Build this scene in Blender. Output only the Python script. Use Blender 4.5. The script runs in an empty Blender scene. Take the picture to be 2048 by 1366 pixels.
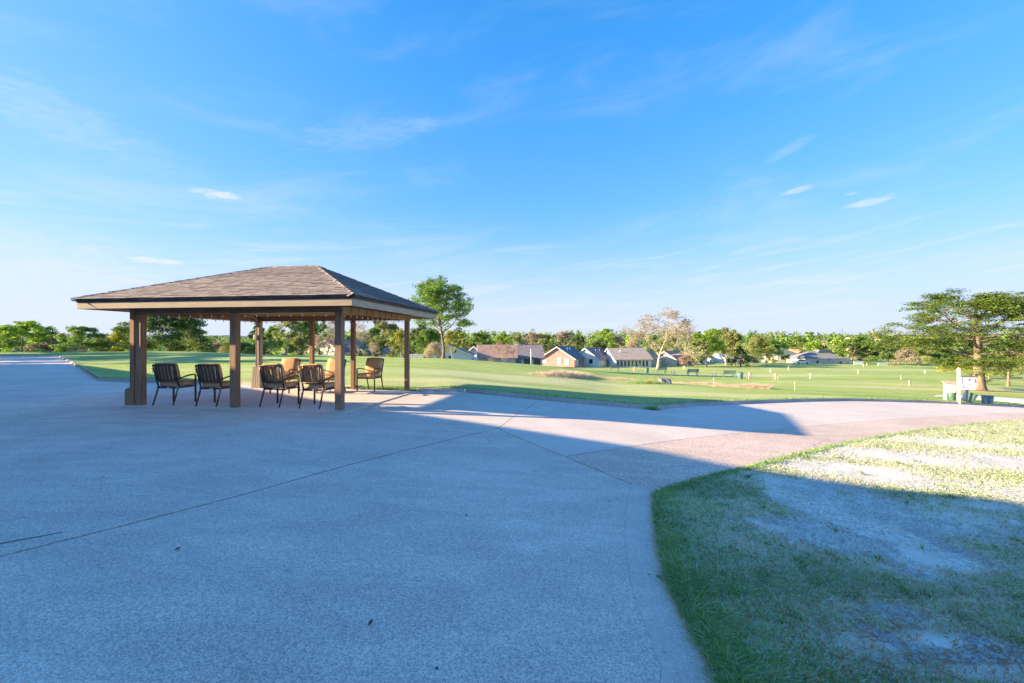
import bpy, bmesh, math, random
import numpy as np
from mathutils import Vector, Matrix

R = math.radians
scene = bpy.context.scene
COL = scene.collection
rnd = random.Random(7)

# ------------------------------------------------------------------ camera, light, sky, exposure
F, CX, CY, EYE = 876.5, 1024.0, 682.0, 1.5          # focal length and centre in photo pixels, eye height
cam_d = bpy.data.cameras.new("camera")
cam = bpy.data.objects.new("camera", cam_d)
COL.objects.link(cam)
cam.location = (0, 0, EYE)
cam.rotation_euler = (R(90), 0, 0)
cam_d.sensor_width = 36
cam_d.lens = 36 * F / 2048
cam_d.shift_y = -1.0 / 2048
cam_d.clip_start = 0.05
cam_d.clip_end = 4000
scene.camera = cam

SUN_EL = 17.3
LX, LY = 0.9945, 0.105                              # horizontal direction the light travels
SUN_STRENGTH, SKY_STRENGTH, EXPOSURE = 4.1, 0.15, 2.06
sun_d = bpy.data.lights.new("sun", "SUN")
sun = bpy.data.objects.new("sun", sun_d)
COL.objects.link(sun)
sun_d.energy = SUN_STRENGTH
sun_d.angle = R(0.55)
sun_d.color = (1.0, 0.80, 0.48)
ldir = Vector((LX * math.cos(R(SUN_EL)), LY * math.cos(R(SUN_EL)), -math.sin(R(SUN_EL)))).normalized()
sun.rotation_euler = ldir.to_track_quat("-Z", "Y").to_euler()
sun.location = (-60, -6, 40)

scene.view_settings.view_transform = "Standard"
scene.view_settings.look = "None"
scene.view_settings.gamma = 1
scene.view_settings.use_curve_mapping = False
scene.view_settings.exposure = EXPOSURE
scene.cycles.max_bounces = 6
scene.cycles.diffuse_bounces = 3
scene.cycles.transparent_max_bounces = 4

world = bpy.data.worlds.new("World")
scene.world = world
world.use_nodes = True


class NT:
    """a small helper for wiring node trees"""
    def __init__(self, tree):
        self.t = tree
        tree.nodes.clear()

    def n(self, typ, **kw):
        nd = self.t.nodes.new(typ)
        for k, v in kw.items():
            if k.startswith("i_"):
                key = k[2:]
                key = int(key) if key.isdigit() else key.replace("_", " ")
                self.put(nd, key, v)
            else:
                setattr(nd, k, v)
        return nd

    def put(self, nd, key, v):
        if isinstance(v, bpy.types.NodeSocket):
            self.t.links.new(v, nd.inputs[key])
        elif isinstance(v, bpy.types.Node):
            self.t.links.new(v.outputs[0], nd.inputs[key])
        else:
            nd.inputs[key].default_value = v

    def math(self, op, a, b=None, c=None, clamp=False):
        nd = self.t.nodes.new("ShaderNodeMath")
        nd.operation = op
        nd.use_clamp = clamp
        for i, v in enumerate((a, b, c)):
            if v is not None:
                self.put(nd, i, v)
        return nd.outputs[0]

    def mix(self, fac, a, b, mode="MIX"):
        nd = self.t.nodes.new("ShaderNodeMix")
        nd.data_type = "RGBA"
        nd.blend_type = mode
        self.put(nd, 0, fac)
        self.put(nd, 6, a)
        self.put(nd, 7, b)
        return nd.outputs[2]

    def noise(self, vec, scale, detail=4, rough=0.55, dist=0.0):
        nd = self.n("ShaderNodeTexNoise", i_Scale=scale, i_Detail=detail, i_Roughness=rough, i_Distortion=dist)
        if vec is not None:
            self.put(nd, "Vector", vec)
        return nd.outputs[0]

    def mapping(self, vec, scale=(1, 1, 1), rot=(0, 0, 0), loc=(0, 0, 0)):
        nd = self.n("ShaderNodeMapping")
        self.put(nd, "Vector", vec)
        nd.inputs["Scale"].default_value = scale
        nd.inputs["Rotation"].default_value = rot
        nd.inputs["Location"].default_value = loc
        return nd.outputs[0]

    def ramp(self, fac, lo, hi):
        nd = self.n("ShaderNodeMapRange", interpolation_type="SMOOTHSTEP")
        self.put(nd, 0, fac)
        nd.inputs[1].default_value = lo
        nd.inputs[2].default_value = hi
        return nd.outputs[0]


def c4(c):
    return (c[0], c[1], c[2], 1.0)


def sky_world():
    w = NT(world.node_tree)
    sky = w.n("ShaderNodeTexSky", sky_type="NISHITA", sun_disc=False)
    sky.sun_elevation = R(SUN_EL)
    sky.sun_rotation = math.atan2(-LX, -LY)
    sky.altitude = 0
    sky.air_density = 1.0
    sky.dust_density = 0.6
    sky.ozone_density = 2.5
    # soft shoulder: the bright sky round the sun and the horizon does not outshine the rest
    k = w.n("ShaderNodeVectorMath", operation="MULTIPLY_ADD")
    w.put(k, 0, sky.outputs[0]); k.inputs[1].default_value = [1 / q for q in SKY_SHOULDER]; k.inputs[2].default_value = (1, 1, 1)
    dv = w.n("ShaderNodeVectorMath", operation="DIVIDE")
    w.put(dv, 0, sky.outputs[0]); w.put(dv, 1, k.outputs[0])
    hsv = w.n("ShaderNodeHueSaturation", i_Saturation=SKY_SAT, i_Value=1.0, i_Hue=SKY_HUE)
    w.put(hsv, "Color", dv.outputs[0])
    tc = w.n("ShaderNodeTexCoord")
    sep = w.n("ShaderNodeSeparateXYZ")
    w.put(sep, 0, tc.outputs["Generated"])
    az = w.math("ARCTAN2", sep.outputs[0], sep.outputs[1])
    el = w.math("ARCSINE", sep.outputs[2])
    # broad soft veils, the same all round the sky
    comb = w.n("ShaderNodeCombineXYZ")
    w.put(comb, 0, az)
    w.put(comb, 1, w.math("ADD", el, w.math("MULTIPLY", az, -0.12)))
    v1 = w.mapping(comb.outputs[0], (1.6, 7.0, 1), loc=(6.4, 2.7, 0))
    veil = w.ramp(w.noise(v1, 1.3, 8, 0.60, 0.6), 0.47, 0.84)
    low = w.ramp(el, 1.0, 0.0)
    veil = w.math("MULTIPLY", veil, w.math("MULTIPLY_ADD", low, 0.38, 0.03))
    v2 = w.mapping(comb.outputs[0], (2.2, 22.0, 1), loc=(0.4, 1.3, 0))
    band = w.ramp(w.noise(v2, 2.0, 6, 0.62, 0.5), 0.48, 0.74)
    lowband = w.math("MULTIPLY", w.ramp(el, 0.30, 0.10), w.ramp(el, 0.0, 0.05))
    cloud = w.math("MAXIMUM", veil, w.math("MULTIPLY", w.math("MULTIPLY", band, lowband), 0.62))
    # the small bright streaks one can count
    streak_noise = w.noise(w.mapping(comb.outputs[0], (9, 34, 1)), 3.0, 6, 0.65, 0.6)
    nz = w.math("MULTIPLY_ADD", streak_noise, 2.6, -1.3)
    for px, py, wx, wy, tilt, amt in (
            (435, 388, 62, 10, -0.02, 0.85), (425, 392, 22, 9, 0.1, 0.6), (306, 521, 78, 7, 0.0, 0.95),
            (262, 560, 85, 7, -0.09, 0.8), (100, 535, 150, 34, 0.05, 0.55), (1738, 404, 62, 8, 0.14, 0.7),
            (1596, 380, 44, 7, 0.12, 0.55), (1702, 387, 18, 4, 0.05, 0.35), (740, 268, 170, 30, 0.22, 0.17),
            (846, 246, 60, 13, 0.15, 0.22), (120, 240, 230, 60, -0.25, 0.22), (60, 560, 420, 130, 0.0, 0.42), (230, 300, 300, 60, -0.2, 0.12), (966, 583, 28, 6, 0.0, 0.5),
            (1120, 612, 90, 8, 0.06, 0.35), (1880, 515, 70, 8, 0.12, 0.28), (1575, 300, 60, 12, 0.35, 0.18)):
        a0 = math.atan2(px - CX, F)
        hyp = math.hypot(px - CX, F)
        e0 = math.atan2(CY - py, hyp)
        sx = wx * F / hyp ** 2
        sy = wy / hyp
        da = w.math("SUBTRACT", az, a0)
        de = w.math("SUBTRACT", el, e0)
        de = w.math("SUBTRACT", de, w.math("MULTIPLY", da, tilt))
        u = w.math("DIVIDE", da, sx)
        v = w.math("DIVIDE", de, sy)
        q = w.math("ADD", w.math("MULTIPLY", u, u), w.math("MULTIPLY", v, v))
        q = w.math("ADD", q, nz)
        m = w.math("MULTIPLY", w.ramp(q, 1.15, -0.35), amt)
        cloud = w.math("MAXIMUM", cloud, m)
    # pale air low over the land, all round
    haze = w.math("MULTIPLY", w.math("POWER", w.ramp(el, 0.30, -0.02), 1.35), 0.80)
    base = w.mix(haze, hsv.outputs[0], HAZE_COL)
    col = w.mix(cloud, base, CLOUD_COL)
    bg = w.n("ShaderNodeBackground", i_Strength=SKY_STRENGTH)
    w.put(bg, "Color", col)
    out = w.n("ShaderNodeOutputWorld")
    w.put(out, 0, bg)


SKY_SAT, SKY_HUE = 1.43, 0.494
SKY_SHOULDER = (2.4, 2.7, 5.0)
HAZE_COL = (1.14, 1.28, 1.48, 1)
CLOUD_COL = (1.4, 1.48, 1.56, 1)
sky_world()


# ------------------------------------------------------------------ objects: names, labels, meshes
def tag(o, label=None, cat=None, group=None, kind=None):
    if label: o["label"] = label
    if cat: o["category"] = cat
    if group: o["group"] = group
    if kind: o["kind"] = kind
    return o


def empty(name, loc=(0, 0, 0), rz=0.0, label=None, cat=None, group=None, kind=None):
    o = bpy.data.objects.new(name, None)
    COL.objects.link(o)
    o.location = loc
    o.rotation_euler = (0, 0, rz)
    return tag(o, label, cat, group, kind)


KIDS = {}


def link(name, me, parent=None):
    o = bpy.data.objects.new(name, me)
    COL.objects.link(o)
    if parent is not None:
        o.parent = parent
        KIDS.setdefault(parent.name, []).append(o)
    return o


def copy_tree(o, parent=None):
    """a thing with its parts and their sub-parts, sharing mesh data"""
    c = o.copy()
    COL.objects.link(c)
    if parent is not None:
        c.parent = parent
        KIDS.setdefault(parent.name, []).append(c)
    for ch in list(KIDS.get(o.name, [])):
        copy_tree(ch, c)
    return c


def mesh_np(name, V, Fc, mat=None, tone=None, smooth=False, vtone=None):
    """mesh from arrays; Fc is (M,3) or (M,4)"""
    V = np.asarray(V, dtype=np.float32)
    Fc = np.asarray(Fc, dtype=np.int32)
    me = bpy.data.meshes.new(name)
    me.vertices.add(len(V))
    me.vertices.foreach_set("co", V.ravel())
    k = Fc.shape[1]
    me.loops.add(Fc.size)
    me.loops.foreach_set("vertex_index", Fc.ravel())
    me.polygons.add(len(Fc))
    me.polygons.foreach_set("loop_start", np.arange(len(Fc), dtype=np.int32) * k)
    if tone is not None:
        a = me.attributes.new("tone", "FLOAT", "FACE")
        a.data.foreach_set("value", np.asarray(tone, dtype=np.float32))
    if vtone is not None:
        a = me.attributes.new("tone", "FLOAT", "POINT")
        a.data.foreach_set("value", np.asarray(vtone, dtype=np.float32))
    me.update(calc_edges=True)
    if smooth:
        me.polygons.foreach_set("use_smooth", np.ones(len(Fc), dtype=bool))
    if mat: me.materials.append(mat)
    return me


class MB:
    """collects boxes, bars and tubes; build() links them as ONE mesh object"""
    def __init__(self):
        self.v, self.f, self.s = [], [], []

    def quadbox(self, pts):
        b = len(self.v)
        self.v += [tuple(p) for p in pts]
        for q in ((0, 3, 2, 1), (4, 5, 6, 7), (0, 1, 5, 4), (1, 2, 6, 5), (2, 3, 7, 6), (3, 0, 4, 7)):
            self.f.append(tuple(b + i for i in q)); self.s.append(False)
        return self

    def box(self, x0, x1, y0, y1, z0, z1):
        self.quadbox([(x0, y0, z0), (x1, y0, z0), (x1, y1, z0), (x0, y1, z0),
                      (x0, y0, z1), (x1, y0, z1), (x1, y1, z1), (x0, y1, z1)])
        return self

    def bar(self, a, b, wx, wz, up=(0, 0, 1)):
        """square bar from a to b"""
        a, b = Vector(a), Vector(b)
        d = (b - a).normalized()
        up = Vector(up)
        if abs(d.dot(up)) > 0.95: up = Vector((0, 1, 0))
        s = d.cross(up).normalized() * (wx / 2)
        t = s.cross(d).normalized() * (wz / 2)
        self.quadbox([a - s - t, a + s - t, a + s + t, a - s + t, b - s - t, b + s - t, b + s + t, b - s + t])
        return self

    def tube(self, pts, rad, n=8, cap=True):
        pts = [Vector(p) for p in pts]
        if not hasattr(rad, "__len__"): rad = [rad] * len(pts)
        b = len(self.v)
        ref = Vector((0.31, 0.17, 0.93))
        for i, p in enumerate(pts):
            d = (pts[min(i + 1, len(pts) - 1)] - pts[max(i - 1, 0)]).normalized()
            s = d.cross(ref)
            if s.length < 1e-3: s = d.cross(Vector((1, 0, 0)))
            s.normalize()
            t = d.cross(s)
            for k in range(n):
                a = 2 * math.pi * k / n
                self.v.append(tuple(p + s * (math.cos(a) * rad[i]) + t * (math.sin(a) * rad[i])))
        for i in range(len(pts) - 1):
            for k in range(n):
                k2 = (k + 1) % n
                self.f.append((b + i * n + k, b + i * n + k2, b + (i + 1) * n + k2, b + (i + 1) * n + k)); self.s.append(True)
        if cap:
            self.f.append(tuple(b + k for k in reversed(range(n)))); self.s.append(False)
            self.f.append(tuple(b + (len(pts) - 1) * n + k for k in range(n))); self.s.append(False)
        return self

    def prism(self, poly, y0, y1):
        """polygon in x,z extruded along y"""
        b = len(self.v); n = len(poly)
        self.v += [(x, y0, z) for x, z in poly] + [(x, y1, z) for x, z in poly]
        self.f.append(tuple(b + i for i in range(n))); self.f.append(tuple(b + n + i for i in reversed(range(n))))
        self.s += [False, False]
        for i in range(n):
            j = (i + 1) % n
            self.f.append((b + j, b + i, b + n + i, b + n + j)); self.s.append(False)
        return self

    def face(self, pts):
        b = len(self.v)
        self.v += [tuple(p) for p in pts]
        self.f.append(tuple(range(b, b + len(pts)))); self.s.append(False)
        return self

    def mesh(self, name, mat, bevel=0.0, seg=2):
        me = bpy.data.meshes.new(name)
        me.from_pydata(self.v, [], self.f)
        me.polygons.foreach_set("use_smooth", self.s)
        if bevel:
            bm = bmesh.new(); bm.from_mesh(me)
            bmesh.ops.recalc_face_normals(bm, faces=bm.faces)
            bmesh.ops.bevel(bm, geom=bm.edges[:], offset=bevel, segments=seg, affect="EDGES", profile=0.6)
            for f in bm.faces: f.smooth = seg > 1
            bm.to_mesh(me); bm.free()
        else:
            bm = bmesh.new(); bm.from_mesh(me)
            bmesh.ops.recalc_face_normals(bm, faces=bm.faces)
            bm.to_mesh(me); bm.free()
        me.materials.append(mat)
        me.update()
        return me

    def build(self, name, mat, parent=None, bevel=0.0, seg=2):
        return link(name, self.mesh(name, mat, bevel, seg), parent)


# ------------------------------------------------------------------ materials
MATS = {}


def basemat(name):
    m = bpy.data.materials.new(name)
    m.use_nodes = True
    w = NT(m.node_tree)
    bs = w.n("ShaderNodeBsdfPrincipled")
    out = w.n("ShaderNodeOutputMaterial")
    w.put(out, 0, bs)
    MATS[name] = m
    return m, w, bs


def plain(name, col, rough=0.6, var=0.15, scale=6.0, bump=0.0, bscale=40.0, metal=0.0, stretch=(1, 1, 1), rand=0.0, spec=0.3):
    """a colour with two scales of uneven wear, and fine relief"""
    m, w, bs = basemat(name)
    tc = w.n("ShaderNodeTexCoord").outputs["Object"]
    mp = w.mapping(tc, stretch)
    n1 = w.noise(mp, scale, 6, 0.6)
    n2 = w.noise(mp, scale * 7, 3, 0.6)
    f = w.math("ADD", w.math("MULTIPLY", n1, 0.65), w.math("MULTIPLY", n2, 0.35))
    lo = c4([max(0, c * (1 - var * 1.6)) for c in col]); hi = c4([min(1, c * (1 + var * 1.3)) for c in col])
    cc = w.mix(w.ramp(f, 0.32, 0.68), lo, hi)
    if rand:
        oi = w.n("ShaderNodeObjectInfo")
        k = w.math("MULTIPLY_ADD", oi.outputs["Random"], 2 * rand, 1 - rand)
        comb = w.n("ShaderNodeCombineXYZ"); [w.put(comb, i, k) for i in range(3)]
        cc = w.mix(1.0, cc, comb.outputs[0], "MULTIPLY")
    w.put(bs, "Base Color", cc)
    bs.inputs["Roughness"].default_value = rough
    bs.inputs["Metallic"].default_value = metal
    bs.inputs["Specular IOR Level"].default_value = spec
    if bump:
        b = w.n("ShaderNodeBump", i_Strength=bump, i_Distance=0.01)
        w.put(b, "Height", w.noise(mp, bscale, 4, 0.6))
        w.put(bs, "Normal", b)
    return m


def concrete(name, col, grain_col, scale, stain=0.25, pebbles=0.5, blotch=(0.5, 0.42, 0.34)):
    """broom-finished or exposed-aggregate concrete with stains and wear"""
    m, w, bs = basemat(name)
    tc = w.n("ShaderNodeTexCoord").outputs["Object"]
    vor = w.n("ShaderNodeTexVoronoi", feature="F1", i_Scale=scale)
    w.put(vor, "Vector", tc)
    sepc = w.n("ShaderNodeSeparateColor"); w.put(sepc, 0, vor.outputs["Color"])
    cell = sepc.outputs[0]
    fine = w.noise(tc, scale * 1.6, 3, 0.7)
    speck = w.math("ADD", w.math("MULTIPLY", cell, pebbles), w.math("MULTIPLY", fine, 1 - pebbles))
    cc = w.mix(w.ramp(speck, 0.15, 0.85), c4(grain_col), c4([min(1, c * 1.22) for c in col]))
    big = w.noise(tc, 0.35, 5, 0.6, 0.4)
    mid = w.noise(w.mapping(tc, (0.7, 2.2, 1), (0, 0, 0.5)), 1.1, 6, 0.65, 0.8)
    k = w.math("ADD", w.math("MULTIPLY", w.ramp(big, 0.3, 0.7), 0.5), w.math("MULTIPLY", w.ramp(mid, 0.35, 0.7), 0.5))
    k = w.math("MULTIPLY_ADD", k, stain, 1 - stain * 0.55)
    comb = w.n("ShaderNodeCombineXYZ"); [w.put(comb, i, k) for i in range(3)]
    cc = w.mix(1.0, cc, comb.outputs[0], "MULTIPLY")
    # rusty stains, few and soft
    st = w.ramp(w.noise(tc, 2.3, 3, 0.5, 0.3), 0.66, 0.78)
    cc = w.mix(w.math("MULTIPLY", st, 0.45), cc, c4(blotch))
    # dark drips and specks
    dk = w.ramp(w.noise(tc, 5.1, 2, 0.5, 0.2), 0.735, 0.775)
    cc = w.mix(w.math("MULTIPLY", dk, 0.35), cc, (0.08, 0.08, 0.085, 1))
    # pale broom-worn streaks
    br = w.ramp(w.noise(w.mapping(tc, (0.5, 6.0, 1), (0, 0, -0.14)), 1.4, 5, 0.7), 0.62, 0.8)
    cc = w.mix(w.math("MULTIPLY", br, 0.25), cc, c4([min(1, c * 1.25) for c in col]))
    # hairline cracks, only in places
    cr = w.n("ShaderNodeTexVoronoi", feature="DISTANCE_TO_EDGE", i_Scale=0.42)
    wob = w.n("ShaderNodeTexNoise", i_Scale=1.7, i_Detail=5.0)
    w.put(wob, "Vector", tc)
    vv = w.n("ShaderNodeVectorMath", operation="MULTIPLY_ADD")
    w.put(vv, 0, wob.outputs["Color"]); vv.inputs[1].default_value = (0.55, 0.55, 0); w.put(vv, 2, tc)
    w.put(cr, "Vector", vv.outputs[0])
    crack = w.math("MULTIPLY", w.ramp(cr.outputs["Distance"], 0.0045, 0.001), w.ramp(w.noise(tc, 0.5, 2), 0.55, 0.68))
    cc = w.mix(w.math("MULTIPLY", crack, 0.6), cc, (0.09, 0.085, 0.08, 1))
    w.put(bs, "Base Color", cc)
    bs.inputs["Roughness"].default_value = 0.85
    bs.inputs["Specular IOR Level"].default_value = 0.25
    b = w.n("ShaderNodeBump", i_Strength=0.55, i_Distance=0.006)
    w.put(b, "Height", w.math("ADD", vor.outputs["Distance"], fine))
    w.put(bs, "Normal", b)
    return m


def wood(name, col, var=0.35, axis=2, rand=0.12, rough=0.7):
    st = [22, 22, 22]; st[axis] = 1.2
    m, w, bs = basemat(name)
    tc = w.n("ShaderNodeTexCoord").outputs["Object"]
    oi = w.n("ShaderNodeObjectInfo").outputs["Random"]
    off = w.n("ShaderNodeCombineXYZ"); [w.put(off, i, w.math("MULTIPLY", oi, 7.0 + i)) for i in range(3)]
    vv = w.n("ShaderNodeVectorMath", operation="ADD"); w.put(vv, 0, tc); w.put(vv, 1, off)
    g = w.noise(w.mapping(vv.outputs[0], st), 1.6, 6, 0.65, 0.6)
    big = w.noise(vv.outputs[0], 2.2, 4, 0.6)
    cc = w.mix(w.ramp(g, 0.3, 0.72), c4([c * (1 - var) for c in col]), c4([min(1, c * (1 + var * 0.6)) for c in col]))
    kn = w.ramp(w.noise(w.mapping(vv.outputs[0], [s * 0.35 if s > 2 else s * 2.5 for s in st]), 1.5, 2, 0.5), 0.70, 0.78)
    cc = w.mix(w.math("MULTIPLY", kn, 0.55), cc, c4([c * 0.35 for c in col]))
    k = w.math("ADD", w.math("MULTIPLY_ADD", oi, 2 * rand, 1 - rand), w.math("MULTIPLY_ADD", big, 0.4, -0.2))
    comb = w.n("ShaderNodeCombineXYZ"); [w.put(comb, i, k) for i in range(3)]
    cc = w.mix(1.0, cc, comb.outputs[0], "MULTIPLY")
    w.put(bs, "Base Color", cc)
    bs.inputs["Roughness"].default_value = rough
    bs.inputs["Specular IOR Level"].default_value = 0.25
    b = w.n("ShaderNodeBump", i_Strength=0.4, i_Distance=0.004)
    w.put(b, "Height", g); w.put(bs, "Normal", b)
    return m


def leafmat(name, lo, hi, trans=0.35):
    """leaves: each face carries its own tone between two leaf colours"""
    m, w, bs = basemat(name)
    at = w.n("ShaderNodeAttribute", attribute_name="tone")
    oi = w.n("ShaderNodeObjectInfo").outputs["Random"]
    cc = w.mix(at.outputs["Fac"], c4(lo), c4(hi))
    k = w.math("MULTIPLY_ADD", oi, 0.3, 0.85)
    comb = w.n("ShaderNodeCombineXYZ"); [w.put(comb, i, k) for i in range(3)]
    cc = w.mix(1.0, cc, comb.outputs[0], "MULTIPLY")
    w.t.nodes.remove(bs)
    df = w.n("ShaderNodeBsdfDiffuse"); w.put(df, 0, cc)
    tr = w.n("ShaderNodeBsdfTranslucent"); w.put(tr, 0, cc)
    mx = w.n("ShaderNodeMixShader", i_0=trans)
    w.put(mx, 1, df); w.put(mx, 2, tr)
    out = [n for n in w.t.nodes if n.type == "OUTPUT_MATERIAL"][0]
    w.put(out, 0, mx)
    return m


def lawnmat(name):
    """mown turf: green, dry straw-coloured sweeps, mower bands and clumps"""
    m, w, bs = basemat(name)
    tc = w.n("ShaderNodeTexCoord").outputs["Object"]
    big = w.noise(w.mapping(tc, (0.35, 1.0, 1)), 0.09, 5, 0.6, 0.5)
    mid = w.noise(w.mapping(tc, (0.5, 1.6, 1)), 0.55, 5, 0.65, 0.5)
    fine = w.math("ADD", w.math("MULTIPLY", w.noise(tc, 9.0, 4, 0.7), 0.5), w.math("MULTIPLY", w.noise(w.mapping(tc, (0.6, 1.5, 1)), 2.6, 5, 0.7), 0.5))
    vfine = w.noise(tc, 38.0, 2, 0.7)
    at = w.n("ShaderNodeAttribute", attribute_name="tone").outputs["Fac"]
    strk = w.noise(w.mapping(tc, (0.05, 0.55, 1), (0, 0, 0.06)), 1.0, 5, 0.65, 0.3)
    g = w.mix(w.ramp(mid, 0.3, 0.7), (0.20, 0.35, 0.06, 1), (0.42, 0.51, 0.115, 1))
    g = w.mix(w.ramp(fine, 0.40, 0.62), g, (0.50, 0.55, 0.18, 1))
    g = w.mix(w.math("MULTIPLY", w.ramp(strk, 0.52, 0.36), 0.42), g, (0.13, 0.25, 0.045, 1))
    dry = w.math("ADD", w.math("MULTIPLY", w.ramp(big, 0.42, 0.68), 0.40), w.math("MULTIPLY", w.ramp(mid, 0.5, 0.75), 0.30))
    dry = w.math("ADD", dry, w.math("MULTIPLY", w.ramp(strk, 0.54, 0.70), 0.55))
    dry = w.math("ADD", dry, w.math("MULTIPLY", at, 1.5), clamp=True)
    dry = w.math("MULTIPLY", dry, w.ramp(vfine, 0.18, 0.72))
    g = w.mix(dry, g, (0.76, 0.68, 0.42, 1))
    dk = w.math("MULTIPLY", w.ramp(w.noise(tc, 16.0, 3, 0.7), 0.62, 0.35), 0.35)
    g = w.mix(dk, g, (0.05, 0.10, 0.02, 1))
    w.put(bs, "Base Color", g)
    bs.inputs["Roughness"].default_value = 0.9
    bs.inputs["Specular IOR Level"].default_value = 0.1
    b = w.n("ShaderNodeBump", i_Strength=0.9, i_Distance=0.05)
    w.put(b, "Height", w.math("ADD", fine, w.math("MULTIPLY", vfine, 0.6)))
    w.put(bs, "Normal", b)
    return m


def soilmat(name):
    """bare silt, washed gravel and thatch; the tone attribute says how much turf grows there"""
    m, w, bs = basemat(name)
    tc = w.n("ShaderNodeTexCoord").outputs["Object"]
    at = w.n("ShaderNodeAttribute", attribute_name="tone").outputs["Fac"]
    n1 = w.noise(tc, 2.2, 6, 0.65, 0.5)
    n2 = w.noise(tc, 34, 4, 0.7)
    vor = w.n("ShaderNodeTexVoronoi", i_Scale=46.0); w.put(vor, "Vector", tc)
    sc = w.n("ShaderNodeSeparateColor"); w.put(sc, 0, vor.outputs["Color"])
    silt = w.mix(w.ramp(n1, 0.3, 0.7), (0.70, 0.62, 0.52, 1), (0.86, 0.78, 0.68, 1))
    peb = w.mix(sc.outputs[0], (0.40, 0.35, 0.29, 1), (0.90, 0.83, 0.72, 1))
    gm = w.ramp(w.noise(tc, 0.9, 4, 0.6), 0.46, 0.58)
    cc = w.mix(w.math("MULTIPLY", gm, 0.8), silt, peb)
    thatch = w.mix(w.ramp(n2, 0.3, 0.7), (0.46, 0.40, 0.21, 1), (0.82, 0.73, 0.49, 1))
    tm = w.ramp(w.math("ADD", at, w.math("MULTIPLY_ADD", n2, 0.8, -0.4)), 0.25, 0.7)
    cc = w.mix(tm, cc, thatch)
    w.put(bs, "Base Color", cc)
    bs.inputs["Roughness"].default_value = 0.95
    bs.inputs["Specular IOR Level"].default_value = 0.1
    b = w.n("ShaderNodeBump", i_Strength=0.8, i_Distance=0.012)
    w.put(b, "Height", w.math("ADD", n2, w.math("MULTIPLY", vor.outputs["Distance"], 0.8)))
    w.put(bs, "Normal", b)
    return m


def shinglemat(name):
    """asphalt shingle: granules, tabs of differing blend, and the dark printed band above each butt edge"""
    m, w, bs = basemat(name)
    tc = w.n("ShaderNodeTexCoord").outputs["Object"]
    oi = w.n("ShaderNodeObjectInfo").outputs["Random"]
    geo = w.n("ShaderNodeNewGeometry")
    isl = geo.outputs["Random Per Island"]
    rr = w.math("FRACT", w.math("ADD", w.math("MULTIPLY", oi, 7.31), w.math("MULTIPLY", isl, 3.7)))
    gr = w.noise(geo.outputs["Position"], 60, 3, 0.7)
    big = w.noise(geo.outputs["Position"], 1.3, 3, 0.6)
    cc = w.mix(rr, (0.19, 0.15, 0.135, 1), (0.42, 0.345, 0.305, 1))
    cc = w.mix(w.math("MULTIPLY", w.ramp(gr, 0.35, 0.7), 0.45), cc, (0.16, 0.125, 0.115, 1))
    sp = w.n("ShaderNodeSeparateXYZ"); w.put(sp, 0, tc)
    band = w.math("MULTIPLY", w.ramp(sp.outputs[1], 0.36, 0.52), w.ramp(rr, 0.30, 0.42))
    cc = w.mix(w.math("MULTIPLY", band, 0.5), cc, (0.10, 0.078, 0.072, 1))
    cc = w.mix(w.math("MULTIPLY", w.ramp(big, 0.45, 0.75), 0.25), cc, (0.42, 0.36, 0.33, 1))
    w.put(bs, "Base Color", cc)
    bs.inputs["Roughness"].default_value = 0.95
    bs.inputs["Specular IOR Level"].default_value = 0.12
    b = w.n("ShaderNodeBump", i_Strength=0.5, i_Distance=0.004)
    w.put(b, "Height", gr); w.put(bs, "Normal", b)
    return m


M = MATS
concrete("slab_concrete", (0.85, 0.66, 0.56), (0.48, 0.37, 0.32), 125.0, 0.36)
concrete("pavilion_concrete", (0.80, 0.665, 0.585), (0.58, 0.485, 0.43), 110.0, 0.22, 0.3)
concrete("apron_concrete", (0.75, 0.615, 0.535), (0.55, 0.45, 0.395), 120.0, 0.25, 0.35)
concrete("pink_aggregate", (0.80, 0.60, 0.49), (0.46, 0.33, 0.265), 95.0, 0.30, 0.75)
concrete("trowelled_margin", (0.79, 0.62, 0.53), (0.55, 0.43, 0.37), 140.0, 0.32, 0.4)
concrete("kerb_concrete", (0.52, 0.46, 0.41), (0.33, 0.29, 0.26), 50.0, 0.4)
plain("joint_dirt", (0.03, 0.028, 0.024), 0.95, 0.3, 9)
lawnmat("lawn_turf"); soilmat("bare_soil")
wood("post_wood", (0.33, 0.185, 0.11)); wood("beam_wood", (0.30, 0.155, 0.09), axis=0)
wood("beam_wood_side", (0.30, 0.155, 0.09), axis=1)
wood("fascia_wood", (0.42, 0.31, 0.215), 0.14, axis=0, rand=0.04); wood("fascia_wood_side", (0.46, 0.36, 0.25), 0.16, axis=1, rand=0.04)
wood("siding_wood", (0.44, 0.27, 0.14), 0.25); wood("grey_wood", (0.34, 0.27, 0.215), 0.3)
wood("ceiling_wood", (0.24, 0.14, 0.085), axis=0)
shinglemat("shingle_brown")
plain("shingle_under", (0.10, 0.075, 0.065), 0.95, 0.2)
plain("drip_edge", (0.075, 0.05, 0.055), 0.5, 0.15)
plain("bronze_metal", (0.095, 0.062, 0.05), 0.5, 0.2, 10, metal=0.4)
plain("tan_fabric", (0.58, 0.36, 0.21), 0.9, 0.10, 5, 0.35, 220, spec=0.1)
plain("tan_piping", (0.50, 0.31, 0.17), 0.9, 0.08)
plain("tie_cloth", (0.62, 0.47, 0.32), 0.9, 0.1)
plain("bulb_glass", (0.85, 0.85, 0.82), 0.2, 0.05); plain("white_paint", (0.80, 0.79, 0.76), 0.5, 0.06, 3)
plain("conduit_grey", (0.33, 0.29, 0.26), 0.5, 0.15); plain("box_white", (0.75, 0.76, 0.75), 0.4, 0.05)
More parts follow.
